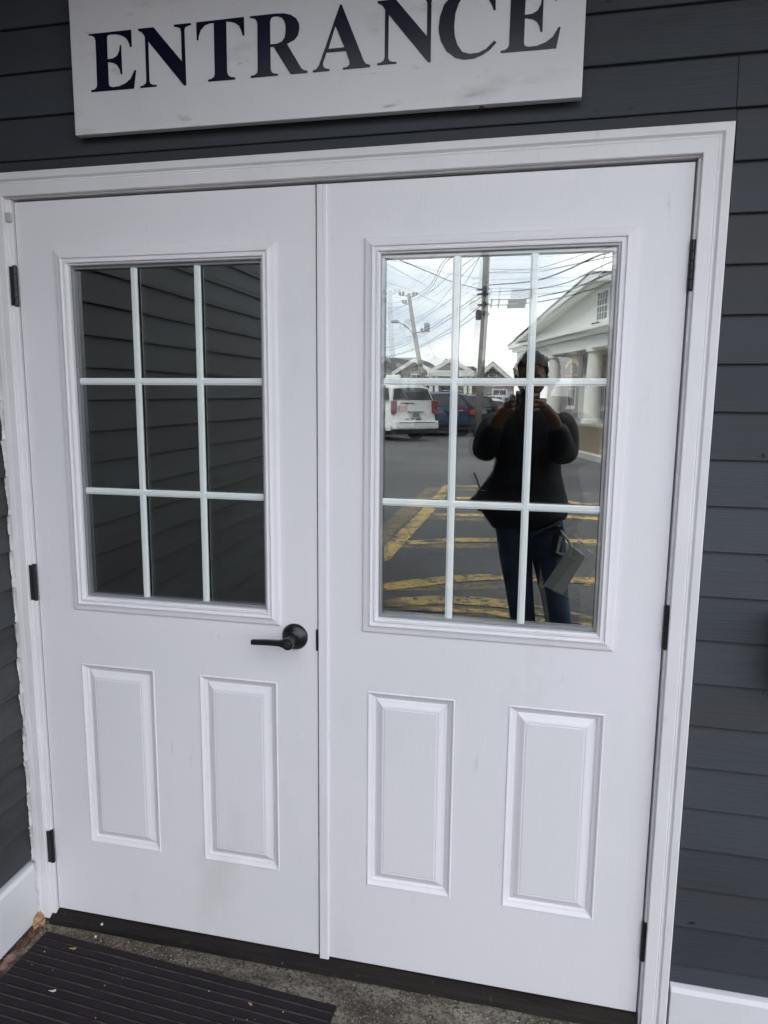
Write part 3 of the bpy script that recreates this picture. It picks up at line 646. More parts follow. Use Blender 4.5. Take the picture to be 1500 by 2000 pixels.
# black box fixed to the siding at the right edge
bx = thing('wall_box', 'black box mounted on the grey siding at the right edge of the view', 'wall box', (1.11, -.015, .98))
bm = NB(); box(bm, 1.060, 1.24, -.075, -.013, .905, 1.062); obj('box_body', bm, M['black'], bx, bevel=.008, segs=3)
bm = NB(); box(bm, 1.057, 1.244, -.080, -.012, 1.0625, 1.072); obj('box_lid', bm, M['black'], bx, bevel=.003)

# ================================================================== the street behind the photographer (seen in the glass)
def oriented(loc, ang):      # local x along ang, local y to its left
    return Matrix.Translation(loc) @ Matrix.Rotation(ang, 4, 'Z')
def wbox(bm, mtx, *b): return box(bm, *b, m=mtx)
def poly3(bm, mtx, pts):
    bm.faces.new([bm.verts.new(mtx @ Vector(p)) for p in pts])
def clap(bm, mtx, x0, x1, z0, z1, y, pitch=.13, dep=.02, clip=None):
    """clapboard face looking towards local +y"""
    z = z0
    while z < z1 - .01:
        zt = min(z + pitch, z1)
        a0, a1 = (x0, x1) if not clip else clip(z)
        if a1 - a0 > .05:
            q = [(a0, y, z), (a1, y, z), (a1, y + dep, z), (a0, y + dep, z)]
            t0, t1 = (x0, x1) if not clip else clip(zt)
            if t1 <= t0: t0 = t1 = (t0 + t1) / 2
            poly3(bm, mtx, q); poly3(bm, mtx, [(a0, y + dep, z), (a1, y + dep, z), (t1 if t1 > t0 else (a0 + a1) / 2 + .01, y, zt), (t0 if t1 > t0 else (a0 + a1) / 2 - .01, y, zt)])
        z += pitch
def part(name, bm, m, parent, **k): return obj(name, bm, M[m], parent, **k)

# white hall with a columned porch
HL = Vector((-.05, -49.3, G)); hd = Vector((.272, .962, 0)); ha = math.atan2(hd.y, hd.x)
hm = oriented(HL, ha)                      # +x runs along the facade towards us, +y = towards the street (left of x)
hall = thing('columned_hall', 'white clapboard hall with a low gable over a porch of tall columns', 'building', tuple(HL), ha)
HWd = 29.2; pk = HWd / 2; ez, pz_ = 4.95, 7.35
bm = NB(); wbox(bm, hm, .5, HWd - .5, -22, -2.6, 0, 5.0); part('wall', bm, 'church', hall)
bm = NB(); clap(bm, hm, .6, HWd - .6, .1, 3.9, -2.6, .16, .03); part('porch_wall', bm, 'house_pink', hall)
bm = NB(); clap(bm, hm, 0, 0, ez, pz_ - .15, -.35, .17, .03, clip=lambda z: (1.2 + (z - ez) * (pk - 1.2) / (pz_ - .15 - ez), HWd - 1.2 - (z - ez) * (pk - 1.2) / (pz_ - .15 - ez)))
poly3(bm, hm, [(1, -.37, ez), (HWd - 1, -.37, ez), (pk, -.37, pz_)]); part('gable_wall', bm, 'church', hall)
bm = NB(); wbox(bm, hm, .3, HWd - .3, -2.7, 0, 3.95, 4.55); wbox(bm, hm, .0, HWd, -2.9, .25, 4.55, 4.80); wbox(bm, hm, -.25, HWd + .25, -3, .5, 4.80, 4.97); part('entablature', bm, 'church', hall)
for s_ in (-1, 1):
    bm = NB(); a = (-.35 if s_ < 0 else HWd + .35); b_ = pk
    for (y0, y1, t0, t1) in ((-.4, .45, 0, -.32),):
        pts = [(a, ez), (b_, pz_ + .12), (b_, pz_ + .12 + t1), (a, ez + t1 * .6)]
        A_ = [bm.verts.new(hm @ Vector((x, y0, z))) for x, z in pts]; B_ = [bm.verts.new(hm @ Vector((x, y1, z))) for x, z in pts]
        bm.faces.new(A_); bm.faces.new(B_[::-1])
        for k in range(4): bm.faces.new((A_[k], B_[k], B_[(k + 1) % 4], A_[(k + 1) % 4]))
    part('rake_board', bm, 'church', hall)
    bm = NB(); pts = [(a, ez + .02), (b_, pz_ + .14), (b_, pz_ + .22), (a - .1 * s_ * -1, ez + .1)]
    A_ = [bm.verts.new(hm @ Vector((x, -22.4, z))) for x, z in pts]; B_ = [bm.verts.new(hm @ Vector((x, .5, z))) for x, z in pts]
    bm.faces.new(A_); bm.faces.new(B_[::-1])
    for k in range(4): bm.faces.new((A_[k], B_[k], B_[(k + 1) % 4], A_[(k + 1) % 4]))
    part('roof', bm, 'roof', hall)
for k in range(6):
    cx = 1.5 + k * (HWd - 3) / 5
    if k == 1: cx = 7.6
    if k == 2: cx = 13.7
    bm = NB(); mtx = hm @ Matrix.Translation((cx, -.35, 0))
    lathe(bm, [(.52, .10), (.52, .30), (.42, .36), (.44, .5), (.36, 3.6), (.36, 3.72), (.46, 3.80), (.46, 3.94)], mtx, 20); c_ = part('column', bm, 'church', hall, smooth=False)
bm = NB(); wbox(bm, hm, .2, HWd - .2, -2.6, .3, 0, .12); part('porch_floor', bm, 'kerb', hall)
def hall_window(x, z0, z1, wd, y):
    bm = NB(); wbox(bm, hm, x - wd / 2 - .14, x + wd / 2 + .14, y, y + .07, z0 - .14, z1 + .16); wbox(bm, hm, x - wd / 2 - .22, x + wd / 2 + .22, y, y + .16, z0 - .24, z0 - .14); f = part('window', bm, 'church', hall)
    bm = NB(); wbox(bm, hm, x - wd / 2, x + wd / 2, y + .07, y + .08, z0, z1); part('pane', bm, 'car_glass', f)
    bm = NB(); wbox(bm, hm, x - wd / 2, x + wd / 2, y + .08, y + .11, (z0 + z1) / 2 - .03, (z0 + z1) / 2 + .03)
    for q in (-1, 0, 1): wbox(bm, hm, x + q * wd / 4 - .015, x + q * wd / 4 + .015, y + .081, y + .1, z0, z1)
    for q in (.25, .75): wbox(bm, hm, x - wd / 2, x + wd / 2, y + .0815, y + .1005, z0 + (z1 - z0) * q - .015, z0 + (z1 - z0) * q + .015)
    part('glazing_bars', bm, 'church', f)
hall_window(14.55, 5.35, 6.65, 1.25, -.33)
for x in (4.5, 10.6, 18.6, 24.5): hall_window(x, .9, 3.2, 1.2, -2.57)
for x in (6.6, 12.6): 
    bm = NB(); wbox(bm, hm, x - .7, x + .7, -2.57, -2.48, .12, 2.9); f = part('shutter', bm, 'church', hall)
    bm = NB()
    for q in range(16): wbox(bm, hm, x - .6, x + .6, -2.48, -2.44, .3 + q * .155, .3 + q * .155 + .09)
    part('louvre', bm, 'church', f)
for x in (14.28, 14.85):
    bm = NB(); wbox(bm, hm, x - .04, x + .04, -.3, .05, 4.99, 5.10); lathe(bm, [(.06, -.1), (.10, .1)], hm @ Matrix.Translation((x, .05, 5.08)), 10); part('spotlight', bm, 'black', hall)
# hanging sign on the porch
hs = thing('hanging_sign', 'dark purple sign with gold lettering and a round emblem hanging between two porch columns', 'sign', tuple(hm @ Vector((11, 0, 3.9))), ha)
bm = NB(); wbox(bm, hm, 9.6, 12.6, -.20, -.12, 2.55, 3.72); part('sign_board', bm, 'sign_purple', hs, bevel=.02)
bm = NB(); wbox(bm, hm, 9.9, 9.94, -.17, -.15, 3.72, 3.95); wbox(bm, hm, 12.2, 12.24, -.17, -.15, 3.72, 3.95); part('hanger', bm, 'black', hs)
bm = NB()
for k in range(9):
    a = R(150 - 15 * k); cx = 11.1 + 1.05 * math.cos(a); cz = 2.98 + .52 * math.sin(a)
    wbox(bm, hm @ Matrix.Translation((cx, -.105, cz)) @ Matrix.Rotation(-(a - R(90)) * .45, 4, 'Y'), -.075, .045 + .03 * (k % 2), -.01, .005, -.10, .08 + .03 * (k % 3 == 0))
for k in range(10): wbox(bm, hm @ Matrix.Translation((10.15 + k * .2, -.105, 2.72 + .03 * math.sin(k * 2))), -.06, .05, -.01, .005, -.035, .035 + .03 * (k % 3 == 0))
part('sign_lettering', bm, 'gold', hs)
bm = NB(); rr0 = []; 
for k in range(24):
    a = 2 * math.pi * k / 24; rr0.append([bm.verts.new(hm @ Vector((11.1 + r_ * math.cos(a), -.10, 3.05 + r_ * math.sin(a)))) for r_ in (.12, .22)])
for k in range(24): q = rr0[k]; p_ = rr0[(k + 1) % 24]; bm.faces.new((q[0], q[1], p_[1], p_[0]))
part('sign_emblem', bm, 'gold', hs)

# planting in front of the hall
bm = NB(); z = G - .0025
bm.faces.new([bm.verts.new(hm @ Vector(p)) for p in ((-3, 6.5, .012), (HWd + 4, 6.5, .012), (HWd + 4, .3, .012), (-3, .3, .012))])
tag(obj('planting_bed', bm, M['mulch']), kind='structure')
bm = NB(); wbox(bm, hm, -6, HWd + 8, 6.5, 6.75, -.02, .12); tag(obj('kerb', bm, M['kerb']), kind='structure')
bm = NB(); bm.faces.new([bm.verts.new(p) for p in ((1.2, -24.6, G + .001), (9, -25.9, G + .001), (9, -26.0, G + .001), (1.2, -24.72, G + .001))]); tag(obj('white_marking', bm, M['white_line']), kind='structure')
def bush(label, c, rx, rz_, n, seed):
    rb = random.Random(seed); bm = NB()
    for i in range(n):
        while True:
            p = Vector((rb.uniform(-1, 1), rb.uniform(-1, 1), rb.uniform(0, 1)))
            if p.length < 1 + .2 * noise.noise(p * 3 + Vector((seed, 0, 0))): break
        q = Vector(c) + Vector((p.x * rx, p.y * rx * .8, p.z * rz_)); a = Vector((rb.gauss(0, 1), rb.gauss(0, 1), rb.gauss(0, 1))).normalized(); b_ = a.cross(Vector((rb.gauss(0, 1), rb.gauss(0, 1), rb.gauss(0, 1)))).normalized(); s_ = rb.uniform(.05, .10)
        bm.faces.new([bm.verts.new(q + v_) for v_ in (-a * s_, b_ * s_ * .5, a * s_, -b_ * s_ * .5)])
    t = thing('bush', label, 'bush', tuple(c)); obj('foliage', bm, M['bush'], t)
    bm = NB(); 
    for k in range(4): tube(bm, [Vector(c), Vector(c) + Vector((rx * .4 * math.cos(k * 1.6), rx * .4 * math.sin(k * 1.6), rz_ * .7))], .02, 5)
    obj('stem', bm, M['pole'], t)
for i, (x, y, rx, rz_) in enumerate(((8.4, 2.2, 1.3, .75), (10.2, 1.9, 1.2, .95), (11.9, 2.1, 1.0, .85), (6.2, 2.3, 1.1, .6))):
    c = hm @ Vector((x, y, .02)); bush(['low green bush left of the second porch column', 'fuller green bush below the hanging sign', 'upright green bush nearest the third porch column', 'smallest flat green bush at the far left of the hall'][i], c, rx, rz_, 900, i)

# grey shops across the car park
def gable_house(name, label, x0, x1, y0, ez_, apex_x, az, depth, wall, windows=(), side_ridge=True, cat='building'):
    t = thing(name, label, cat, ((x0 + x1) / 2, y0, G))
    bm = NB(); box(bm, x0 + .25, x1 - .25, y0 - depth, y0 - .02, G, ez_); f = obj('wall', bm, M[wall], t)
    bm = NB(); I = Matrix.Identity(4)
    hw0, hw1 = x0 + .25, x1 - .25
    clap(bm, I, hw0, hw1, G, ez_, y0 - .02, .18, .03)
    def cl(z):
        k = (z - ez_) / (az - ez_); return (hw0 + (apex_x - hw0) * k, hw1 + (apex_x - hw1) * k)
    clap(bm, I, 0, 0, ez_, az - .1, y0 - .02, .15, .03, clip=cl)
    bm.faces.new([bm.verts.new(p) for p in ((hw0, y0 - .03, ez_), (hw1, y0 - .03, ez_), (apex_x, y0 - .03, az - .05))])
    obj('siding', bm, M[wall], t)
    for a, s_ in ((x0, -1), (x1, 1)):
        bm = NB(); pts = [(a, ez_ - .05), (apex_x, az), (apex_x, az + .12), (a, ez_ + .08)]
        A_ = [bm.verts.new((x, y0 + .35, z)) for x, z in pts]; B_ = [bm.verts.new((x, y0 - depth - .3, z)) for x, z in pts]
        bm.faces.new(A_); bm.faces.new(B_[::-1])
        for k in range(4): bm.faces.new((A_[k], B_[k], B_[(k + 1) % 4], A_[(k + 1) % 4]))
        obj('roof', bm, M['roof'], t)
        bm = NB(); pts = [(a, ez_ - .27), (apex_x, az - .24), (apex_x, az + .06), (a, ez_ + .03)]
        A_ = [bm.verts.new((x, y0 + .351, z)) for x, z in pts]; B_ = [bm.verts.new((x, y0 + .42, z)) for x, z in pts]
        bm.faces.new(A_); bm.faces.new(B_[::-1])
        for k in range(4): bm.faces.new((A_[k], B_[k], B_[(k + 1) % 4], A_[(k + 1) % 4]))
        obj('rake_board', bm, M['church'], t)
    for (wx, wz0, wz1, ww) in windows:
        bm = NB(); box(bm, wx - ww / 2 - .1, wx + ww / 2 + .1, y0 + .01, y0 + .08, wz0 - .1, wz1 + .1); f = obj('window', bm, M['church'], t)
        bm = NB(); box(bm, wx - ww / 2, wx + ww / 2, y0 + .081, y0 + .09, wz0, wz1); obj('pane', bm, M['car_glass'], f)
        bm = NB(); box(bm, wx - .02, wx + .02, y0 + .091, y0 + .11, wz0, wz1); box(bm, wx - ww / 2, wx + ww / 2, y0 + .092, y0 + .108, (wz0 + wz1) / 2 - .02, (wz0 + wz1) / 2 + .02); obj('glazing_bars', bm, M['church'], f)
    return t
Y0 = -50.3
h1 = gable_house('grey_shop', 'grey shingled shop with white trimmed gable at the left', -9.0, -5.7, Y0, 3.1, -7.25, 4.15, 9, 'house_grey', ((-7.15, 2.0, 2.95, .75), (-6.45, 2.0, 2.85, .6)))
bm = NB(); pts = [(-14, 3.0), (-7.6, 3.0), (-7.9, 4.45), (-14, 4.45)]
A_ = [bm.verts.new((x, Y0 - 2.5 - (1.5 if z > 4 else 0), z)) for x, z in pts]; bm.faces.new(A_); box(bm, -14, -7.7, Y0 - 9, Y0 - 4.02, 3, 4.44); box(bm, -14, -9.1, Y0 - 9, Y0 - 2.6, G, 3.0)
o = obj('side_roof', bm, M['roof'], h1)
def text_obj(txt, size, mtx, m, parent):
    cu = bpy.data.curves.new('lettering', 'FONT'); cu.body = txt; cu.size = size; cu.extrude = .01; cu.align_x = 'CENTER'
    to = bpy.data.objects.new('tmp', cu); col.objects.link(to); dg = bpy.context.evaluated_depsgraph_get(); me = bpy.data.meshes.new_from_object(to.evaluated_get(dg)); bpy.data.objects.remove(to)
    me.materials.clear(); me.transform(mtx); pm = Matrix.Translation(parent.location) @ parent.rotation_euler.to_matrix().to_4x4(); me.transform(pm.inverted())
    return link('lettering', me, m, parent)
text_obj('HOUSE', .36, Matrix.Translation((-7.5, Y0 + .05, 3.3)) @ Matrix.Rotation(R(180), 4, 'Z') @ Matrix.Rotation(R(90), 4, 'X'), M['black'], h1)
gable_house('far_grey_shop', 'small grey gable behind the gap between the shops', -6.9, -4.9, Y0 - 8, 3.1, -5.9, 4.5, 6, 'house_grey', ())
h3 = gable_house('arched_window_shop', 'grey shop with an arched gable window and pinkish grey ground floor', -3.3, .05, Y0, 2.45, -1.65, 3.85, 9, 'house_grey', ((-1.1, 1.1, 1.9, .9),))
bm = NB(); lathe(bm, [(.34, 0), (.34, .05)], Matrix.Translation((-1.65, Y0 + .07, 3.2)) @ Matrix.Rotation(R(90), 4, 'X'), 24); box(bm, -1.98, -1.32, Y0 + .02, Y0 + .07, 2.85, 3.2); f = obj('arched_window', bm, M['church'], h3)
bm = NB(); lathe(bm, [(.25, 0), (.25, .02)], Matrix.Translation((-1.65, Y0 + .10, 3.2)) @ Matrix.Rotation(R(90), 4, 'X'), 24); box(bm, -1.9, -1.4, Y0 + .08, Y0 + .098, 2.92, 3.2); obj('pane', bm, M['roof'], f)
bm = NB(); clap(bm, Matrix.Identity(4), -3.0, -.25, .2, 2.3, Y0 + .02, .16, .04); obj('lower_siding', bm, M['house_pink'], h3)
bm = NB(); box(bm, -6.5, -3.2, Y0 - 6, Y0 - 1.5, G, 3.7); f = obj('link_roof', bm, M['roof'], h3)
# white portico
pt = thing('white_portico', 'white pedimented shop entrance with slim posts between the grey shops', 'portico', (-4.46, Y0 + 2, G))
yp = Y0 + 2.2
bm = NB(); extrude_poly(bm, [(-6.1, 2.85), (-2.85, 2.85), (-2.85, 3.2), (-4.47, 4.15), (-6.1, 3.2)], yp - 1.8, yp); obj('pediment', bm, M['church'], pt)
bm = NB(); extrude_poly(bm, [(-5.5, 3.28), (-3.45, 3.28), (-4.47, 3.86)], yp + .002, yp + .02); obj('tympanum', bm, M['roof'], pt)
for x in (-5.85, -5.45, -3.45, -3.1):
    bm = NB(); box(bm, x - .12, x + .12, yp - .3, yp - .06, G, 2.85); obj('post', bm, M['church'], pt, bevel=.01)
bm = NB(); box(bm, -5.3, -3.6, yp - .26, yp - .18, 2.35, 2.80); f = obj('fascia_board', bm, M['house_grey'], pt)
bm = NB(); box(bm, -5.8, -3.2, yp - 1.85, yp - 1.81, G, 2.8); f = obj('shop_front', bm, M['house_pink'], pt)
bm = NB(); box(bm, -4.2, -3.5, yp - 1.8, yp - 1.75, .2, 2.2); box(bm, -5.3, -4.5, yp - 1.8, yp - 1.75, .9, 2.2); obj('shop_window', bm, M['car_glass'], f)
# blue-white tank seen over the car roofs
tk = thing('propane_tank', 'white horizontal tank beside the grey shop at the far left', 'tank', (-9.3, Y0 + 2, G))
bm = NB(); lathe(bm, [(.1, -1.6), (.40, -1.5), (.45, -1.35), (.45, .9), (.40, 1.05), (.1, 1.15)], Matrix.Translation((-9.0, Y0 + 2.5, 2.45)) @ Matrix.Rotation(R(90), 4, 'Y'), 20); obj('shell', bm, M['church'], tk, smooth=True)
bm = NB(); box(bm, -10, -9.8, Y0 + 2.3, Y0 + 2.7, G, 2.1); box(bm, -8.5, -8.3, Y0 + 2.3, Y0 + 2.7, G, 2.1); obj('cradle', bm, M['house_grey'], tk)

# poles and cables
def pole(label, base, top, r0, r1, group='utility poles along the street'):
    t = thing('utility_pole', label, 'utility pole', base, 0, group)
    bm = NB(); tube(bm, [Vector(base), Vector(base).lerp(Vector(top), .5), Vector(top)], [r0, (r0 + r1) / 2, r1], 16); obj('post', bm, M['pole'], t, smooth=True)
    return t
p1 = pole('near wooden utility pole carrying grey splice boxes and a bundle of cables', (-1.19, -26.3, G), (-.93, -26.3, 10.2), .155, .115)
for z, w_ in ((5.55, .35), (5.38, .3), (4.98, .28), (4.62, .25)):
    bm = NB(); tube(bm, [(-1.06 - w_, -26.22, z - .03), (-1.0 + .12, -26.22, z)], .035, 8); box(bm, -1.14, -.92, -26.20, -26.10, z - .09, z + .09); obj('cable_clamp', bm, M['black'], p1)
bm = NB(); lathe(bm, [(.05, -.22), (.11, -.2), (.12, .1), (.07, .16)], Matrix.Translation((-1.30, -26.25, 4.62)), 14); obj('can_splice', bm, M['black'], p1)
bm = NB(); box(bm, -1.2, -1.0, -26.18, -26.14, 2.9, 3.3); obj('notice_plate', bm, M['lamp_head'], p1)
p2 = pole('far leaning utility pole with crossarm insulators and a street lamp arm', (-4.60, -38.3, G), (-5.90, -38.3, 7.15), .15, .11)
bm = NB(); tube(bm, [(-5.43, -38.2, 4.75), (-5.75, -38.0, 5.15), (-6.1, -37.9, 5.42), (-6.45, -37.85, 5.55)], .03, 8); arm = obj('lamp_arm', bm, M['lamp_head'], p2)
bm = NB(); sphere(bm, (-6.6, -37.85, 5.58), .22, 2, (1.2, .6, .45)); obj('lamp_head', bm, M['lamp_head'], arm)
for (x, z, dx) in ((-5.9, 7.0, -.5), (-5.88, 6.95, .45), (-5.8, 6.55, -.4), (-5.5, 5.0, .7)):
    bm = NB(); tube(bm, [(x, -38.25, z), (x + dx, -38.2, z + .08)], .03, 6)
    for q in (.6, 1): lathe(bm, [(.03, -.02), (.09, .02), (.05, .06), (.09, .10), (.04, .16)], Matrix.Translation((x + dx * q, -38.2, z + .1)), 8)
    obj('insulator_arm', bm, M['pole'], p2)
bm = NB(); lathe(bm, [(.1, 0), (.16, .04), (.16, .42), (.1, .48)], Matrix.Translation((-4.80, -38.15, 5.05)), 14); obj('transformer', bm, M['lamp_head'], p2)
WIRES = [(0.022,[(-0.903,-26.287,5.713),(-0.27,-24.287,5.453),(0.358,-22.287,5.185),(0.957,-20.287,4.968),(1.513,-17.287,4.708),(1.947,-15.287,4.601),(2.221,-13.287,4.361),(2.563,-10.287,3.992)]),(0.013,[(-0.895,-26.287,5.447),(0.193,-23.287,5.073),(0.968,-20.287,4.704),(1.527,-17.287,4.395),(1.961,-15.287,4.335),(2.231,-13.287,4.187),(2.568,-10.287,3.916)]),(0.016,[(-0.886,-26.287,5.162),(-0.162,-24.287,4.907),(0.476,-22.287,4.651),(0.977,-20.287,4.469),(1.537,-17.287,4.194),(1.972,-15.287,4.124),(2.242,-13.287,3.983),(2.575,-10.287,3.802)]),(0.016,[(-0.879,-26.287,4.952),(-0.155,-24.287,4.714),(0.481,-22.287,4.506),(0.984,-20.287,4.307),(1.543,-17.287,4.055),(1.981,-15.287,3.946),(2.233,-13.287,3.808),(2.59,-10.287,3.573)]),(0.008,[(-0.883,-26.287,6.297),(0.658,-21.287,5.438),(1.379,-17.287,4.912),(1.855,-14.287,4.556),(2.19,-10.287,3.992)]),(0.008,[(-0.879,-26.287,6.165),(0.662,-21.287,5.331),(1.385,-17.287,4.774),(2.227,-13.287,4.255),(2.498,-10.287,3.843)]),(0.014,[(-1.033,-26.287,5.527),(-1.431,-24.287,5.343),(-1.858,-21.287,5.094),(-2.267,-18.287,4.952),(-2.734,-16.287,4.919),(-3.0,-13.287,4.695)]),(0.012,[(-1.089,-26.287,5.471),(-1.788,-29.287,5.567),(-2.594,-32.287,5.525),(-3.887,-36.287,5.379),(-5.281,-39.287,5.009),(-7.799,-46.287,4.938),(-10.429,-53.287,5.093),(-14.607,-63.287,5.333)]),(0.012,[(-1.084,-26.287,5.319),(-1.784,-29.287,5.418),(-2.59,-32.287,5.385),(-3.884,-36.287,5.22),(-5.279,-39.287,4.893),(-7.796,-46.287,4.734),(-10.427,-53.287,4.896),(-14.605,-63.287,5.051)]),(0.015,[(-1.076,-26.287,5.052),(-1.773,-29.287,5.014),(-2.578,-32.287,4.891),(-3.873,-36.287,4.743),(-5.271,-39.287,4.402),(-7.791,-46.287,4.323),(-10.423,-53.287,4.462),(-14.604,-63.287,4.722)]),(0.015,[(-1.068,-26.287,4.784),(-1.766,-29.287,4.78),(-2.573,-32.287,4.703),(-3.871,-36.287,4.61),(-5.269,-39.287,4.315),(-7.438,-46.287,4.355),(-9.81,-53.287,4.458),(-14.603,-63.287,4.486)]),(0.012,[(-5.867,-38.287,6.838),(-4.715,-34.287,6.572),(-3.729,-30.287,6.29),(-3.093,-27.287,6.236),(-2.51,-24.287,6.187),(-2.014,-22.287,6.065),(-1.159,-18.287,5.698)]),(0.012,[(-5.721,-38.287,6.724),(-4.585,-34.287,6.494),(-3.636,-30.287,6.243),(-2.99,-27.287,6.233),(-2.4,-24.287,6.184),(-1.913,-22.287,6.061),(-1.09,-18.287,5.696)]),(0.012,[(-5.517,-38.287,6.664),(-4.404,-34.287,6.515),(-3.53,-31.287,6.384),(-2.582,-28.287,6.482),(-1.369,-24.287,6.36),(-0.568,-20.287,6.085)]),(0.01,[(-5.867,-38.287,6.838),(-7.656,-44.287,7.459),(-10.261,-52.287,8.323),(-14.625,-63.287,9.473)]),(0.01,[(-5.691,-38.287,6.668),(-7.652,-44.287,7.137),(-10.259,-52.287,8.057),(-14.624,-63.287,9.243)]),(0.01,[(-5.921,-38.287,6.561),(-7.651,-44.287,7.04),(-9.976,-52.287,7.671),(-14.621,-63.287,8.503)]),(0.01,[(-5.474,-38.287,5.77),(-4.182,-34.287,5.687),(-3.329,-31.287,5.743),(-2.569,-28.287,5.908),(-1.893,-25.287,5.885),(-1.012,-22.287,6.03),(-0.568,-20.287,6.085)]),(0.01,[(-5.412,-38.287,5.545),(-3.44,-32.287,5.636),(-2.227,-28.287,5.756),(-1.012,-22.287,6.03),(-0.718,-20.287,6.09)]),(0.008,[(-5.487,-38.287,4.844),(-7.981,-46.287,5.349),(-10.634,-54.287,5.837),(-14.844,-64.287,6.438)]),(0.008,[(-3.729,-30.287,6.29),(-4.29,-28.287,6.429),(-4.898,-25.287,6.533),(-5.274,-22.287,6.511)]),(0.008,[(-6.288,-32.287,6.93),(-5.397,-35.287,6.929),(-4.714,-38.287,6.785),(-4.501,-44.287,7.074)]),(0.012,[(2.605,-20.287,5.961),(3.032,-24.287,6.26),(3.536,-30.287,6.937),(3.807,-34.287,7.029)]),(0.008,[(-4.968,-38.287,4.978),(-5.017,-42.287,4.233),(-5.577,-48.287,4.07)])]

cables = thing('overhead_cables', 'black overhead cables strung between the utility poles', 'cables', (-1, -26, 5))
for r_, pts in WIRES:
    # smooth the run with a Catmull-Rom pass
    P = [Vector(p) for p in pts]; Q = []
    for i in range(len(P) - 1):
        a, b_, c, d_ = P[max(i - 1, 0)], P[i], P[i + 1], P[min(i + 2, len(P) - 1)]
        for k in range(6):
            t = k / 6; Q.append(.5 * ((2 * b_) + (c - a) * t + (2 * a - 5 * b_ + 4 * c - d_) * t * t + (3 * b_ - a - 3 * c + d_) * t ** 3))
    Q.append(P[-1]); bm = NB(); tube(bm, Q, r_, 5); obj('cable', bm, M['wire'], cables)
for c in ((.209, -22.99, 4.67), (.181, -22.99, 4.51)):
    bm = NB(); box(bm, c[0] - .30, c[0] + .30, c[1] - .06, c[1] + .06, c[2] - .07, c[2] + .07)
    for q in (-1.1, -.85, -.6): box(bm, c[0] + q - .02, c[0] + q + .02, c[1] - .03, c[1] + .03, c[2] - .06, c[2] + .1)
    obj('splice_box', bm, M['wire_box'], cables, bevel=.01)

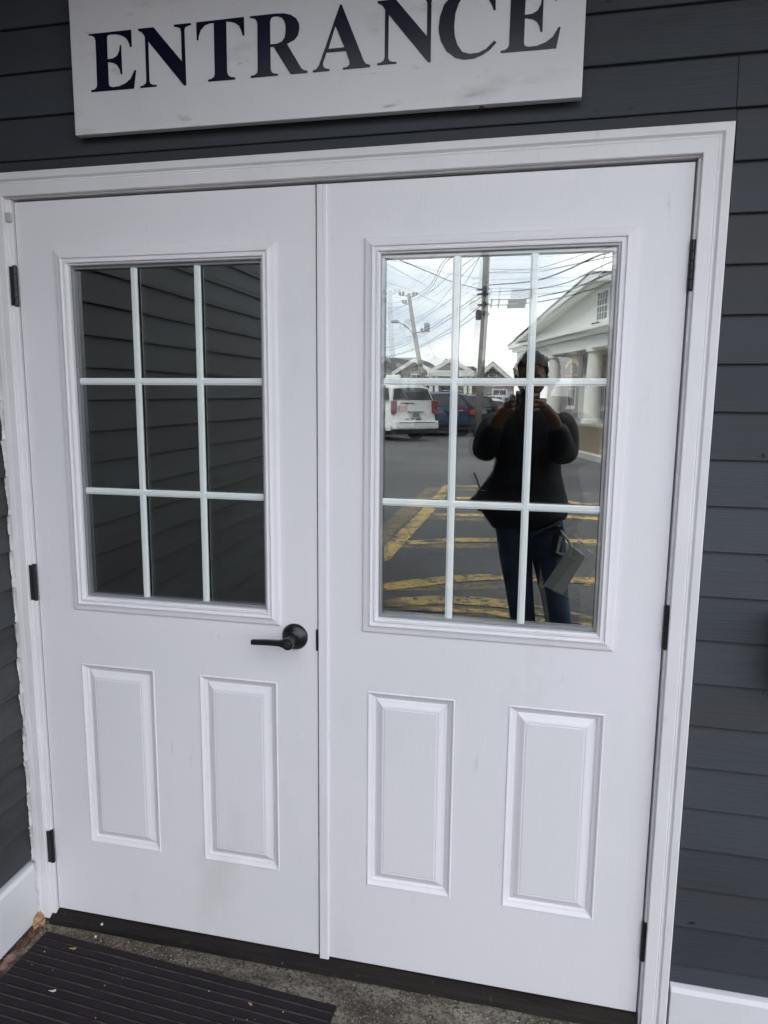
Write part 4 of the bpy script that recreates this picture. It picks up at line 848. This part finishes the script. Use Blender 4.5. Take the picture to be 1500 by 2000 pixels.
# vehicles: local x = across, y = forward from the rear bumper, z up
def vehicle(name, label, cat, loc, rz, L, Wd, H, paint, hatch=.35, belt=1.05, light='red_light', lights='tall', roof_rails=True, box_tail=False):
    t = thing(name, label, cat, loc, rz, 'vehicles parked nose-in across the car park')
    hw = Wd / 2; gh = .36
    prof = [(.10, gh), (.02, .55), (.03, .80), (.10, belt), (hatch, H - .06), (hatch + .25, H), (L * .55, H), (L * .62, H - .12), (L * .76, belt + .05), (L - .25, belt - .08), (L - .03, .75), (L, .45), (L - .08, gh)]
    def hwz(z): return hw if z < belt else hw - (z - belt) / (H - belt) * .20
    bm = NB(); nseg = 7; rows = []
    for k in range(nseg):
        u = -1 + 2 * k / (nseg - 1); e = abs(u) ** 3
        rows.append([bm.verts.new((u * hwz(z), y + .10 * e * (1 if y < L / 2 else -1), z - (.05 * e if z > belt + .1 else 0))) for y, z in prof])
    n = len(prof)
    for a, b_ in zip(rows, rows[1:]):
        for k in range(n): bm.faces.new((a[k], a[(k + 1) % n], b_[(k + 1) % n], b_[k]))
    bm.faces.new(rows[0]); bm.faces.new(rows[-1][::-1])
    body = obj('body', bm, M[paint], t, local=True, bevel=.03, segs=3)
    # rear glass following the hatch slope
    def on_hatch(z): k = (z - belt) / (H - .06 - belt); return .10 + (hatch - .10) * k
    bm = NB(); z0, z1 = belt + .04, H - .13
    cols = []
    for k in range(13):
        u = -1 + 2 * k / 12
        cols.append([bm.verts.new((u * (hwz(z) - .09), on_hatch(z) + .10 * (abs(u) * (hwz(z) - .09) / hwz(z)) ** 3 - .016, z - .05 * (abs(u) * .9) ** 3 * (z - z0) / (z1 - z0))) for z in (z0, (z0 + z1) / 2, z1)])
    for a, b_ in zip(cols, cols[1:]):
        for k in range(2): bm.faces.new((a[k], b_[k], b_[k + 1], a[k + 1]))
    obj('rear_window', bm, M['car_glass'], t, local=True)
    for s_ in (-1, 1):
        for (ya, yb_) in ((hatch + .25, L * .27), (L * .29, L * .45), (L * .47, L * .60)):
            bm = NB(); z0, z1 = belt + .05, H - .13; sh = .05
            bm.faces.new([bm.verts.new((s_ * (hwz(z) + .006), y, z)) for y, z in ((ya - (.2 if ya < L * .2 else 0), z0), (yb_, z0), (yb_ - (.0 if yb_ < L * .5 else .12), z1), (ya, z1))])
            obj('side_window', bm, M['car_glass'], t, local=True)
        bm = NB()
        if lights == 'tall': box(bm, s_ * hw - .17 if s_ > 0 else -hw - .012, hw + .012 if s_ > 0 else -hw + .17, .0, .16, belt - .42, belt + .03)
        else: box(bm, s_ * hw - .27 if s_ > 0 else -hw - .01, hw + .01 if s_ > 0 else -hw + .27, .0, .2, .84, 1.02)
        obj('tail_light', bm, M[light], t, local=True, bevel=.03)
        bm = NB(); sphere(bm, (s_ * (hw + .10), L * .66, belt + .08), .11, 2, (1, .6, .8)); obj('mirror', bm, M[paint], t, local=True, smooth=True)
        for y in (L * .19, L * .81):
            T_ = Matrix.Translation((s_ * (hw - .13), y, .36)) @ Matrix.Rotation(R(90), 4, 'Y')
            bm = NB(); lathe(bm, [(.27, -.13), (.36, -.11), (.375, -.05), (.375, .05), (.36, .11), (.27, .13)], T_, 28); wl = obj('wheel', bm, M['tyre'], t, local=True)
            bm = NB(); o_ = .135 * s_
            for k in range(5):
                a = 2 * math.pi * k / 5; T2 = T_ @ Matrix.Translation((0, 0, o_)) @ Matrix.Rotation(a, 4, 'Z'); box(bm, .02, .25, -.03, .03, -.01, .012, m=T2)
            lathe(bm, [(.06, -.02), (.06, .02)], T_ @ Matrix.Translation((0, 0, o_)), 12)
            for k in range(28):
                a, b2 = 2 * math.pi * k / 28, 2 * math.pi * (k + 1) / 28
                bm.faces.new([bm.verts.new(T_ @ Vector((r_ * math.cos(q), r_ * math.sin(q), o_))) for q, r_ in ((a, .24), (b2, .24), (b2, .275), (a, .275))])
            obj('rim', bm, M['chrome'], wl, local=True)
    bm = NB(); box(bm, -hw + .03, hw - .03, -.10, .16, .42, .70); obj('rear_bumper', bm, M[paint], t, local=True, bevel=.05)
    bm = NB(); box(bm, -hw + .2, hw - .2, -.108, -.09, .64, .665); box(bm, -hw + .08, hw - .08, -.04, .5, .26, .415); obj('bumper_trim', bm, M['tyre'], t, local=True)
    bm = NB(); box(bm, -.28, .28, -.005, .02, .80, .98); f = obj('plate_recess', bm, M[paint], t, local=True, bevel=.01)
    bm = NB(); box(bm, -.155, .155, -.012, -.006, .81, .96); obj('number_plate', bm, M['plate'], f, local=True)
    bm = NB(); box(bm, -.35, .35, -.045, .03, .985, 1.02); obj('tailgate_handle', bm, M['chrome'], t, local=True, bevel=.01)
    bm = NB(); box(bm, -hw + .12, hw - .12, L * .1, L * .9, .22, .36); obj('underbody', bm, M['tyre'], t, local=True)
    if roof_rails:
        for s_ in (-1, 1):
            bm = NB(); tube(bm, [(s_ * (hw - .26), hatch + .35, H), (s_ * (hw - .26), hatch + .5, H + .06), (s_ * (hw - .26), L * .52, H + .06), (s_ * (hw - .26), L * .55, H)], .018, 6); obj('roof_rail', bm, M['chrome'], t, local=True)
    return t
def rot_rear(theta): return R(180) - theta       # rear faces the doors, turned by theta
v1 = vehicle('white_suv', 'large white SUV with dark red tail lights, nearest vehicle on the left', 'SUV', (-3.08, -22.5, G), math.pi - R(50), 5.3, 2.02, 1.94, 'white_car', hatch=.24, belt=1.36)
bm = NB()
for k in range(14): 
    if k not in (4,): box(bm, .0 + k * .045, .0 + k * .045 + .03, .072, .080, 1.27, 1.315)
for k in range(12): 
    if k not in (4, 8): box(bm, -.25 + k * .06, -.25 + k * .06 + .04, .018, .022, .73, .78)
obj('lettering', bm, M['black'], v1, local=True)
bm = NB(); box(bm, .38, .72, .035, .06, 1.02, 1.24); obj('tailgate_decal', bm, mat('faded_orange_decal', (.62, .50, .45), .5), v1, local=True)
vehicle('blue_suv', 'dark blue SUV with bright red tail light behind the white one', 'SUV', (-2.05, -25.6, G), math.pi - R(32), 4.7, 1.9, 1.70, 'blue_car', hatch=.42, belt=1.12, light='bright_red_light', lights='wide')
vehicle('navy_suv', 'navy SUV partly hidden behind the utility pole', 'SUV', (-1.1, -29.2, G), math.pi - R(38), 4.6, 1.85, 1.62, 'navy_car', hatch=.45, belt=1.05, lights='wide')
vehicle('white_hatchback', 'small white hatchback with dark rear window', 'car', (-.75, -33.0, G), math.pi - R(30), 4.1, 1.75, 1.45, 'white_car', hatch=.50, belt=.98, lights='wide', roof_rails=False)
vehicle('grey_crossover', 'silver grey crossover farthest right in the parked row', 'car', (.4, -37.5, G), math.pi - R(30), 4.5, 1.85, 1.62, 'grey_car', hatch=.45, belt=1.05, lights='wide')

# ================================================================== the photographer
per = thing('person', 'person in black jacket and jeans photographing the doors with a phone', 'person', (.60, -2.10, G))
def skin(name, verts, edges, m, parent, sub=2, smooth=True, root=0):
    me = bpy.data.meshes.new(name); me.from_pydata([v[:3] for v in verts], edges, [])
    o = bpy.data.objects.new(name, me); col.objects.link(o)
    o.modifiers.new('skin', 'SKIN'); me.skin_vertices.new() if not me.skin_vertices else None
    for i, v in enumerate(verts):
        sv = me.skin_vertices[0].data[i]; r_ = v[3]; sv.radius = r_ if isinstance(r_, tuple) else (r_, r_); sv.use_root = (i == root)
    s_ = o.modifiers.new('sub', 'SUBSURF'); s_.levels = sub; s_.render_levels = sub
    dg = bpy.context.evaluated_depsgraph_get(); me2 = bpy.data.meshes.new_from_object(o.evaluated_get(dg)); bpy.data.objects.remove(o)
    me2.materials.clear()
    if parent: me2.transform(Matrix.Translation(parent.location).inverted())
    me2.name = name
    return link(name, me2, m, parent, smooth)
# body: one continuous figure
bv = [(.560, -2.10, .90, (.12, .08)), (.545, -2.10, 1.10, (.12, .08)), (.535, -2.08, 1.32, (.13, .08)), (.535, -2.07, 1.455, (.085, .07)), (.536, -2.05, 1.52, (.05, .05)),
      (.385, -2.07, 1.390, .048), (.306, -2.005, 1.245, .036), (.385, -1.845, 1.425, .032), (.428, -1.790, 1.488, (.030, .022)),
      (.685, -2.07, 1.400, .048), (.712, -1.995, 1.240, .036), (.650, -1.850, 1.430, .032), (.590, -1.790, 1.500, (.030, .022)),
      (.475, -2.10, .84, .085), (.520, -2.05, .46, .058), (.570, -2.07, .055, .042), (.560, -1.95, -.005, .038),
      (.645, -2.10, .84, .085), (.700, -2.03, .46, .058), (.775, -2.05, .055, .042), (.790, -1.93, -.005, .038)]
be = [(0, 1), (1, 2), (2, 3), (3, 4), (2, 5), (5, 6), (6, 7), (7, 8), (2, 9), (9, 10), (10, 11), (11, 12), (0, 13), (13, 14), (14, 15), (15, 16), (0, 17), (17, 18), (18, 19), (19, 20)]
skin('body', bv, be, M['skin'], per)
# head with face
bm = NB(); hc = Vector((.537, -2.045, 1.632))
vs = sphere(bm, hc, 1, 3, (.076, .095, .118))
for v in bm.verts:
    d = v.co - hc
    if d.z < -.03: v.co.x = hc.x + d.x * (1 - .25 * (-d.z - .03) / .09); v.co.y += .012 * (-d.z - .03) / .09
tube(bm, [hc + Vector((0, .01, -.07)), hc + Vector((0, -.02, -.16))], .048, 12)
tube(bm, [hc + Vector((0, .088, .022)), hc + Vector((0, .108, -.012)), hc + Vector((0, .098, -.028))], [.008, .014, .012], 8)
for s_ in (-1, 1): sphere(bm, hc + Vector((s_ * .078, -.005, -.004)), 1, 2, (.010, .018, .032))
for s_ in (-1, 1): sphere(bm, hc + Vector((s_ * .014, .096, -.024)), 1, 1, (.009, .010, .008))
head = obj('head', bm, M['skin'], per, smooth=True)
for s_ in (-1, 1):
    bm = NB(); sphere(bm, hc + Vector((s_ * .031, .081, .012)), 1, 2, (.013, .009, .007)); obj('eye', bm, M['hair'], head, smooth=True)
bm = NB(); sphere(bm, hc + Vector((0, .088, -.058)), 1, 2, (.024, .008, .006)); obj('mouth', bm, mat('lips', (.16, .05, .045), .5), head, smooth=True)
bm = NB(); hh = hc + Vector((0, -.012, .028)); vs = sphere(bm, hh, 1, 4, (.084, .100, .108))
for v in list(bm.verts):
    d = v.co - hh; v.co += d.normalized() * (.012 * noise.noise(v.co * 38) + .008 * noise.noise(v.co * 110) + .002)
bmesh.ops.delete(bm, geom=[v for v in bm.verts if (v.co - hh).z < -.055 or ((v.co - hh).y > .045 and (v.co - hh).z < .030)], context='VERTS')
obj('hair', bm, M['hair'], per, smooth=True)
# jacket torso: lofted rings, open hem flaring to the left
rings = [(.868, .368, .742, .135), (.93, .318, .770, .14), (.965, .262, .760, .135), (.985, .240, .752, .132), (1.00, .262, .748, .130), (1.06, .305, .730, .128), (1.14, .355, .712, .125), (1.22, .372, .710, .122), (1.32, .352, .725, .122), (1.40, .345, .730, .110), (1.445, .395, .690, .095), (1.475, .450, .630, .080), (1.505, .480, .598, .068)]
bm = NB(); rws = []
for z, xa, xb, dy in rings:
    c_, h_ = (xa + xb) / 2, (xb - xa) / 2; rws.append([])
    for k in range(40):
        a = 2 * math.pi * k / 40; fold = 1 + .05 * noise.noise(Vector((math.cos(a) * 2, math.sin(a) * 2, z * 5)))
        rws[-1].append(bm.verts.new((c_ + h_ * math.cos(a) * fold, -2.085 + dy * math.sin(a) * fold + .01 * math.sin(z * 9), z + (.03 * math.cos(a) if z < .95 else 0))))
for a, b_ in zip(rws, rws[1:]):
    for k in range(40): bm.faces.new((a[k], a[(k + 1) % 40], b_[(k + 1) % 40], b_[k]))
jk = obj('jacket', bm, M['jacket'], per, smooth=True)
so_ = jk.modifiers.new('thick', 'SOLIDIFY'); so_.thickness = .006
for s_, pts in ((-1, [(.420, -2.08, 1.420, .080), (.345, -2.07, 1.370, .088), (.318, -2.04, 1.29, .080), (.312, -2.00, 1.225, .070), (.338, -1.93, 1.32, .062), (.375, -1.865, 1.405, .050)]),
                (1, [(.650, -2.08, 1.430, .080), (.705, -2.07, 1.380, .094), (.715, -2.04, 1.29, .088), (.712, -1.99, 1.225, .080), (.690, -1.92, 1.32, .066), (.668, -1.875, 1.40, .052)])):
    skin('sleeve', pts, [(i, i + 1) for i in range(len(pts) - 1)], M['jacket'], per)
bm = NB(); lathe(bm, [(.075, -.01), (.079, .015), (.070, .035)], Matrix.Translation((.538, -2.065, 1.49)), 24); obj('collar', bm, M['jacket'], per, smooth=True)
jl = [(.550, -2.10, .97, (.160, .115)), (.475, -2.10, .82, (.105, .11)), (.520, -2.05, .48, .078), (.560, -2.06, .22, .070), (.568, -2.07, .08, .072), (.645, -2.10, .82, (.105, .11)), (.705, -2.03, .48, .078), (.752, -2.04, .22, .070), (.772, -2.05, .08, .072)]
skin('jeans', jl, [(0, 1), (1, 2), (2, 3), (3, 4), (0, 5), (5, 6), (6, 7), (7, 8)], M['jeans'], per)
for x in (.562, .788):
    bm = NB(); box(bm, x - .048, x + .048, -2.14, -1.86, G + .0062, G + .035)
    for v in bm.verts:
        if v.co.y > -1.9: v.co.x = x + (v.co.x - x) * .7
    sphere(bm, (x, -1.95, .0), 1, 2, (.045, .09, .040)); sphere(bm, (x, -2.06, .02), 1, 2, (.045, .07, .055)); obj('shoe', bm, M['black'], per, smooth=False, bevel=.006)
# hands round the phone; the phone sits just behind the camera point
def cl(x, y, z): return CAM + CAMROT @ Vector((x, y, z))       # phone-local frame
def hand(side):
    s_ = -1 if side == 'l' else 1
    wr = Vector((.428, -1.790, 1.488)) if side == 'l' else Vector((.590, -1.790, 1.500))
    palm = cl(s_ * .062, -.040, -.040)
    vs = [(*wr, (.026, .020)), (*((wr + palm) / 2), (.032, .020)), (*palm, (.034, .018))]; ed = [(0, 1), (1, 2)]
    o_ = skin('hand', vs, ed, M['skin'], per)
    lens = (.030, .036, .032, .024)
    for k in range(4):
        z = .002 - .023 * k - .005
        p0 = cl(s_ * .055, -.030, z); p1 = cl(s_ * .050, -.006, z - .002); p2 = cl(s_ * (.047 - .001 * k), -.002, z - .004)
        tip = cl(s_ * (.040 - lens[k] * .18), -.004, z - .005)
        q = [(*cl(s_ * .066, -.048, z * .8 - .02), .0105), (*p0, .0100), (*p1, .0088), (*p2, .0082), (*tip, .0072)]
        skin('finger', q, [(0, 1), (1, 2), (2, 3), (3, 4)], M['skin'], o_ if False else per)
    q = [(*cl(s_ * .062, -.045, -.070), .0125), (*cl(s_ * .046, -.034, -.082), .0115), (*cl(s_ * .030, -.022, -.075), .0100), (*cl(s_ * .018, -.0205, -.066), .0085)]
    skin('thumb', q, [(0, 1), (1, 2), (2, 3)], M['skin'], per)
hand('l'); hand('r')
ph = thing('phone', 'dark phone held up at face height by the photographer', 'phone', tuple(cl(0, -.008, -.055)))
pm_ = Matrix.Translation(CAM) @ CAMROT.to_4x4()
bm = NB(); box(bm, -.032, .044, -.0150, -.0068, -.138, .020, m=pm_); obj('phone_body', bm, M['black'], ph, bevel=.003, segs=3)
for k, z in enumerate((0, -.028, -.052)):
    bm = NB(); lathe(bm, [(.0095, .0068), (.0095, .0040), (.0075, .0040)], pm_ @ Matrix.Translation((0, 0, z)) @ Matrix.Rotation(R(90), 4, 'X') @ Matrix.Diagonal((1, 1, 1, 1)), 20); obj('camera_lens', bm, M['car_glass'], ph)
# folder hanging at the right hip, pouch and radio
fd = thing('folder', 'grey rectangular folder hanging from a cord at the hip of the photographer', 'folder', (.744, -1.94, .65))
c4 = [Vector((.641, -1.945, .560)), Vector((.767, -1.935, .784)), Vector((.845, -1.955, .725)), Vector((.741, -1.965, .512))]
bm = NB(); A_ = [bm.verts.new(p) for p in c4]; B_ = [bm.verts.new(p + Vector((0, -.018, 0))) for p in c4]
bm.faces.new(A_); bm.faces.new(B_[::-1])
for k in range(4): bm.faces.new((A_[k], B_[k], B_[(k + 1) % 4], A_[(k + 1) % 4]))
obj('folder_body', bm, M['folder'], fd, bevel=.004)
bm = NB(); tube(bm, [(.700, -1.97, .875), (.722, -1.95, .84), (.752, -1.945, .805), (.766, -1.945, .775)], .006, 6); tube(bm, [(.690, -1.98, .87), (.712, -1.96, .82), (.700, -1.955, .74), (.735, -1.95, .73)], .009, 6); obj('cord', bm, M['folder'], fd)
pc = thing('belt_pouch', 'black flat pouch on the right hip of the photographer', 'pouch', (.70, -1.98, .79)); bm = NB(); box(bm, .672, .722, -1.990, -1.955, .71, .875); obj('pouch_body', bm, M['jacket'], pc, bevel=.006)
rd = thing('hand_radio', 'small black radio with a stub aerial at the left hip of the photographer', 'radio', (.32, -2.05, 1.0))
bm = NB(); box(bm, .290, .335, -2.03, -2.00, .93, 1.04); obj('radio_body', bm, M['black'], rd, bevel=.004)
bm = NB(); tube(bm, [(.302, -2.015, 1.03), (.285, -2.0, 1.08), (.262, -1.995, 1.135)], .006, 8); obj('aerial', bm, M['black'], rd)
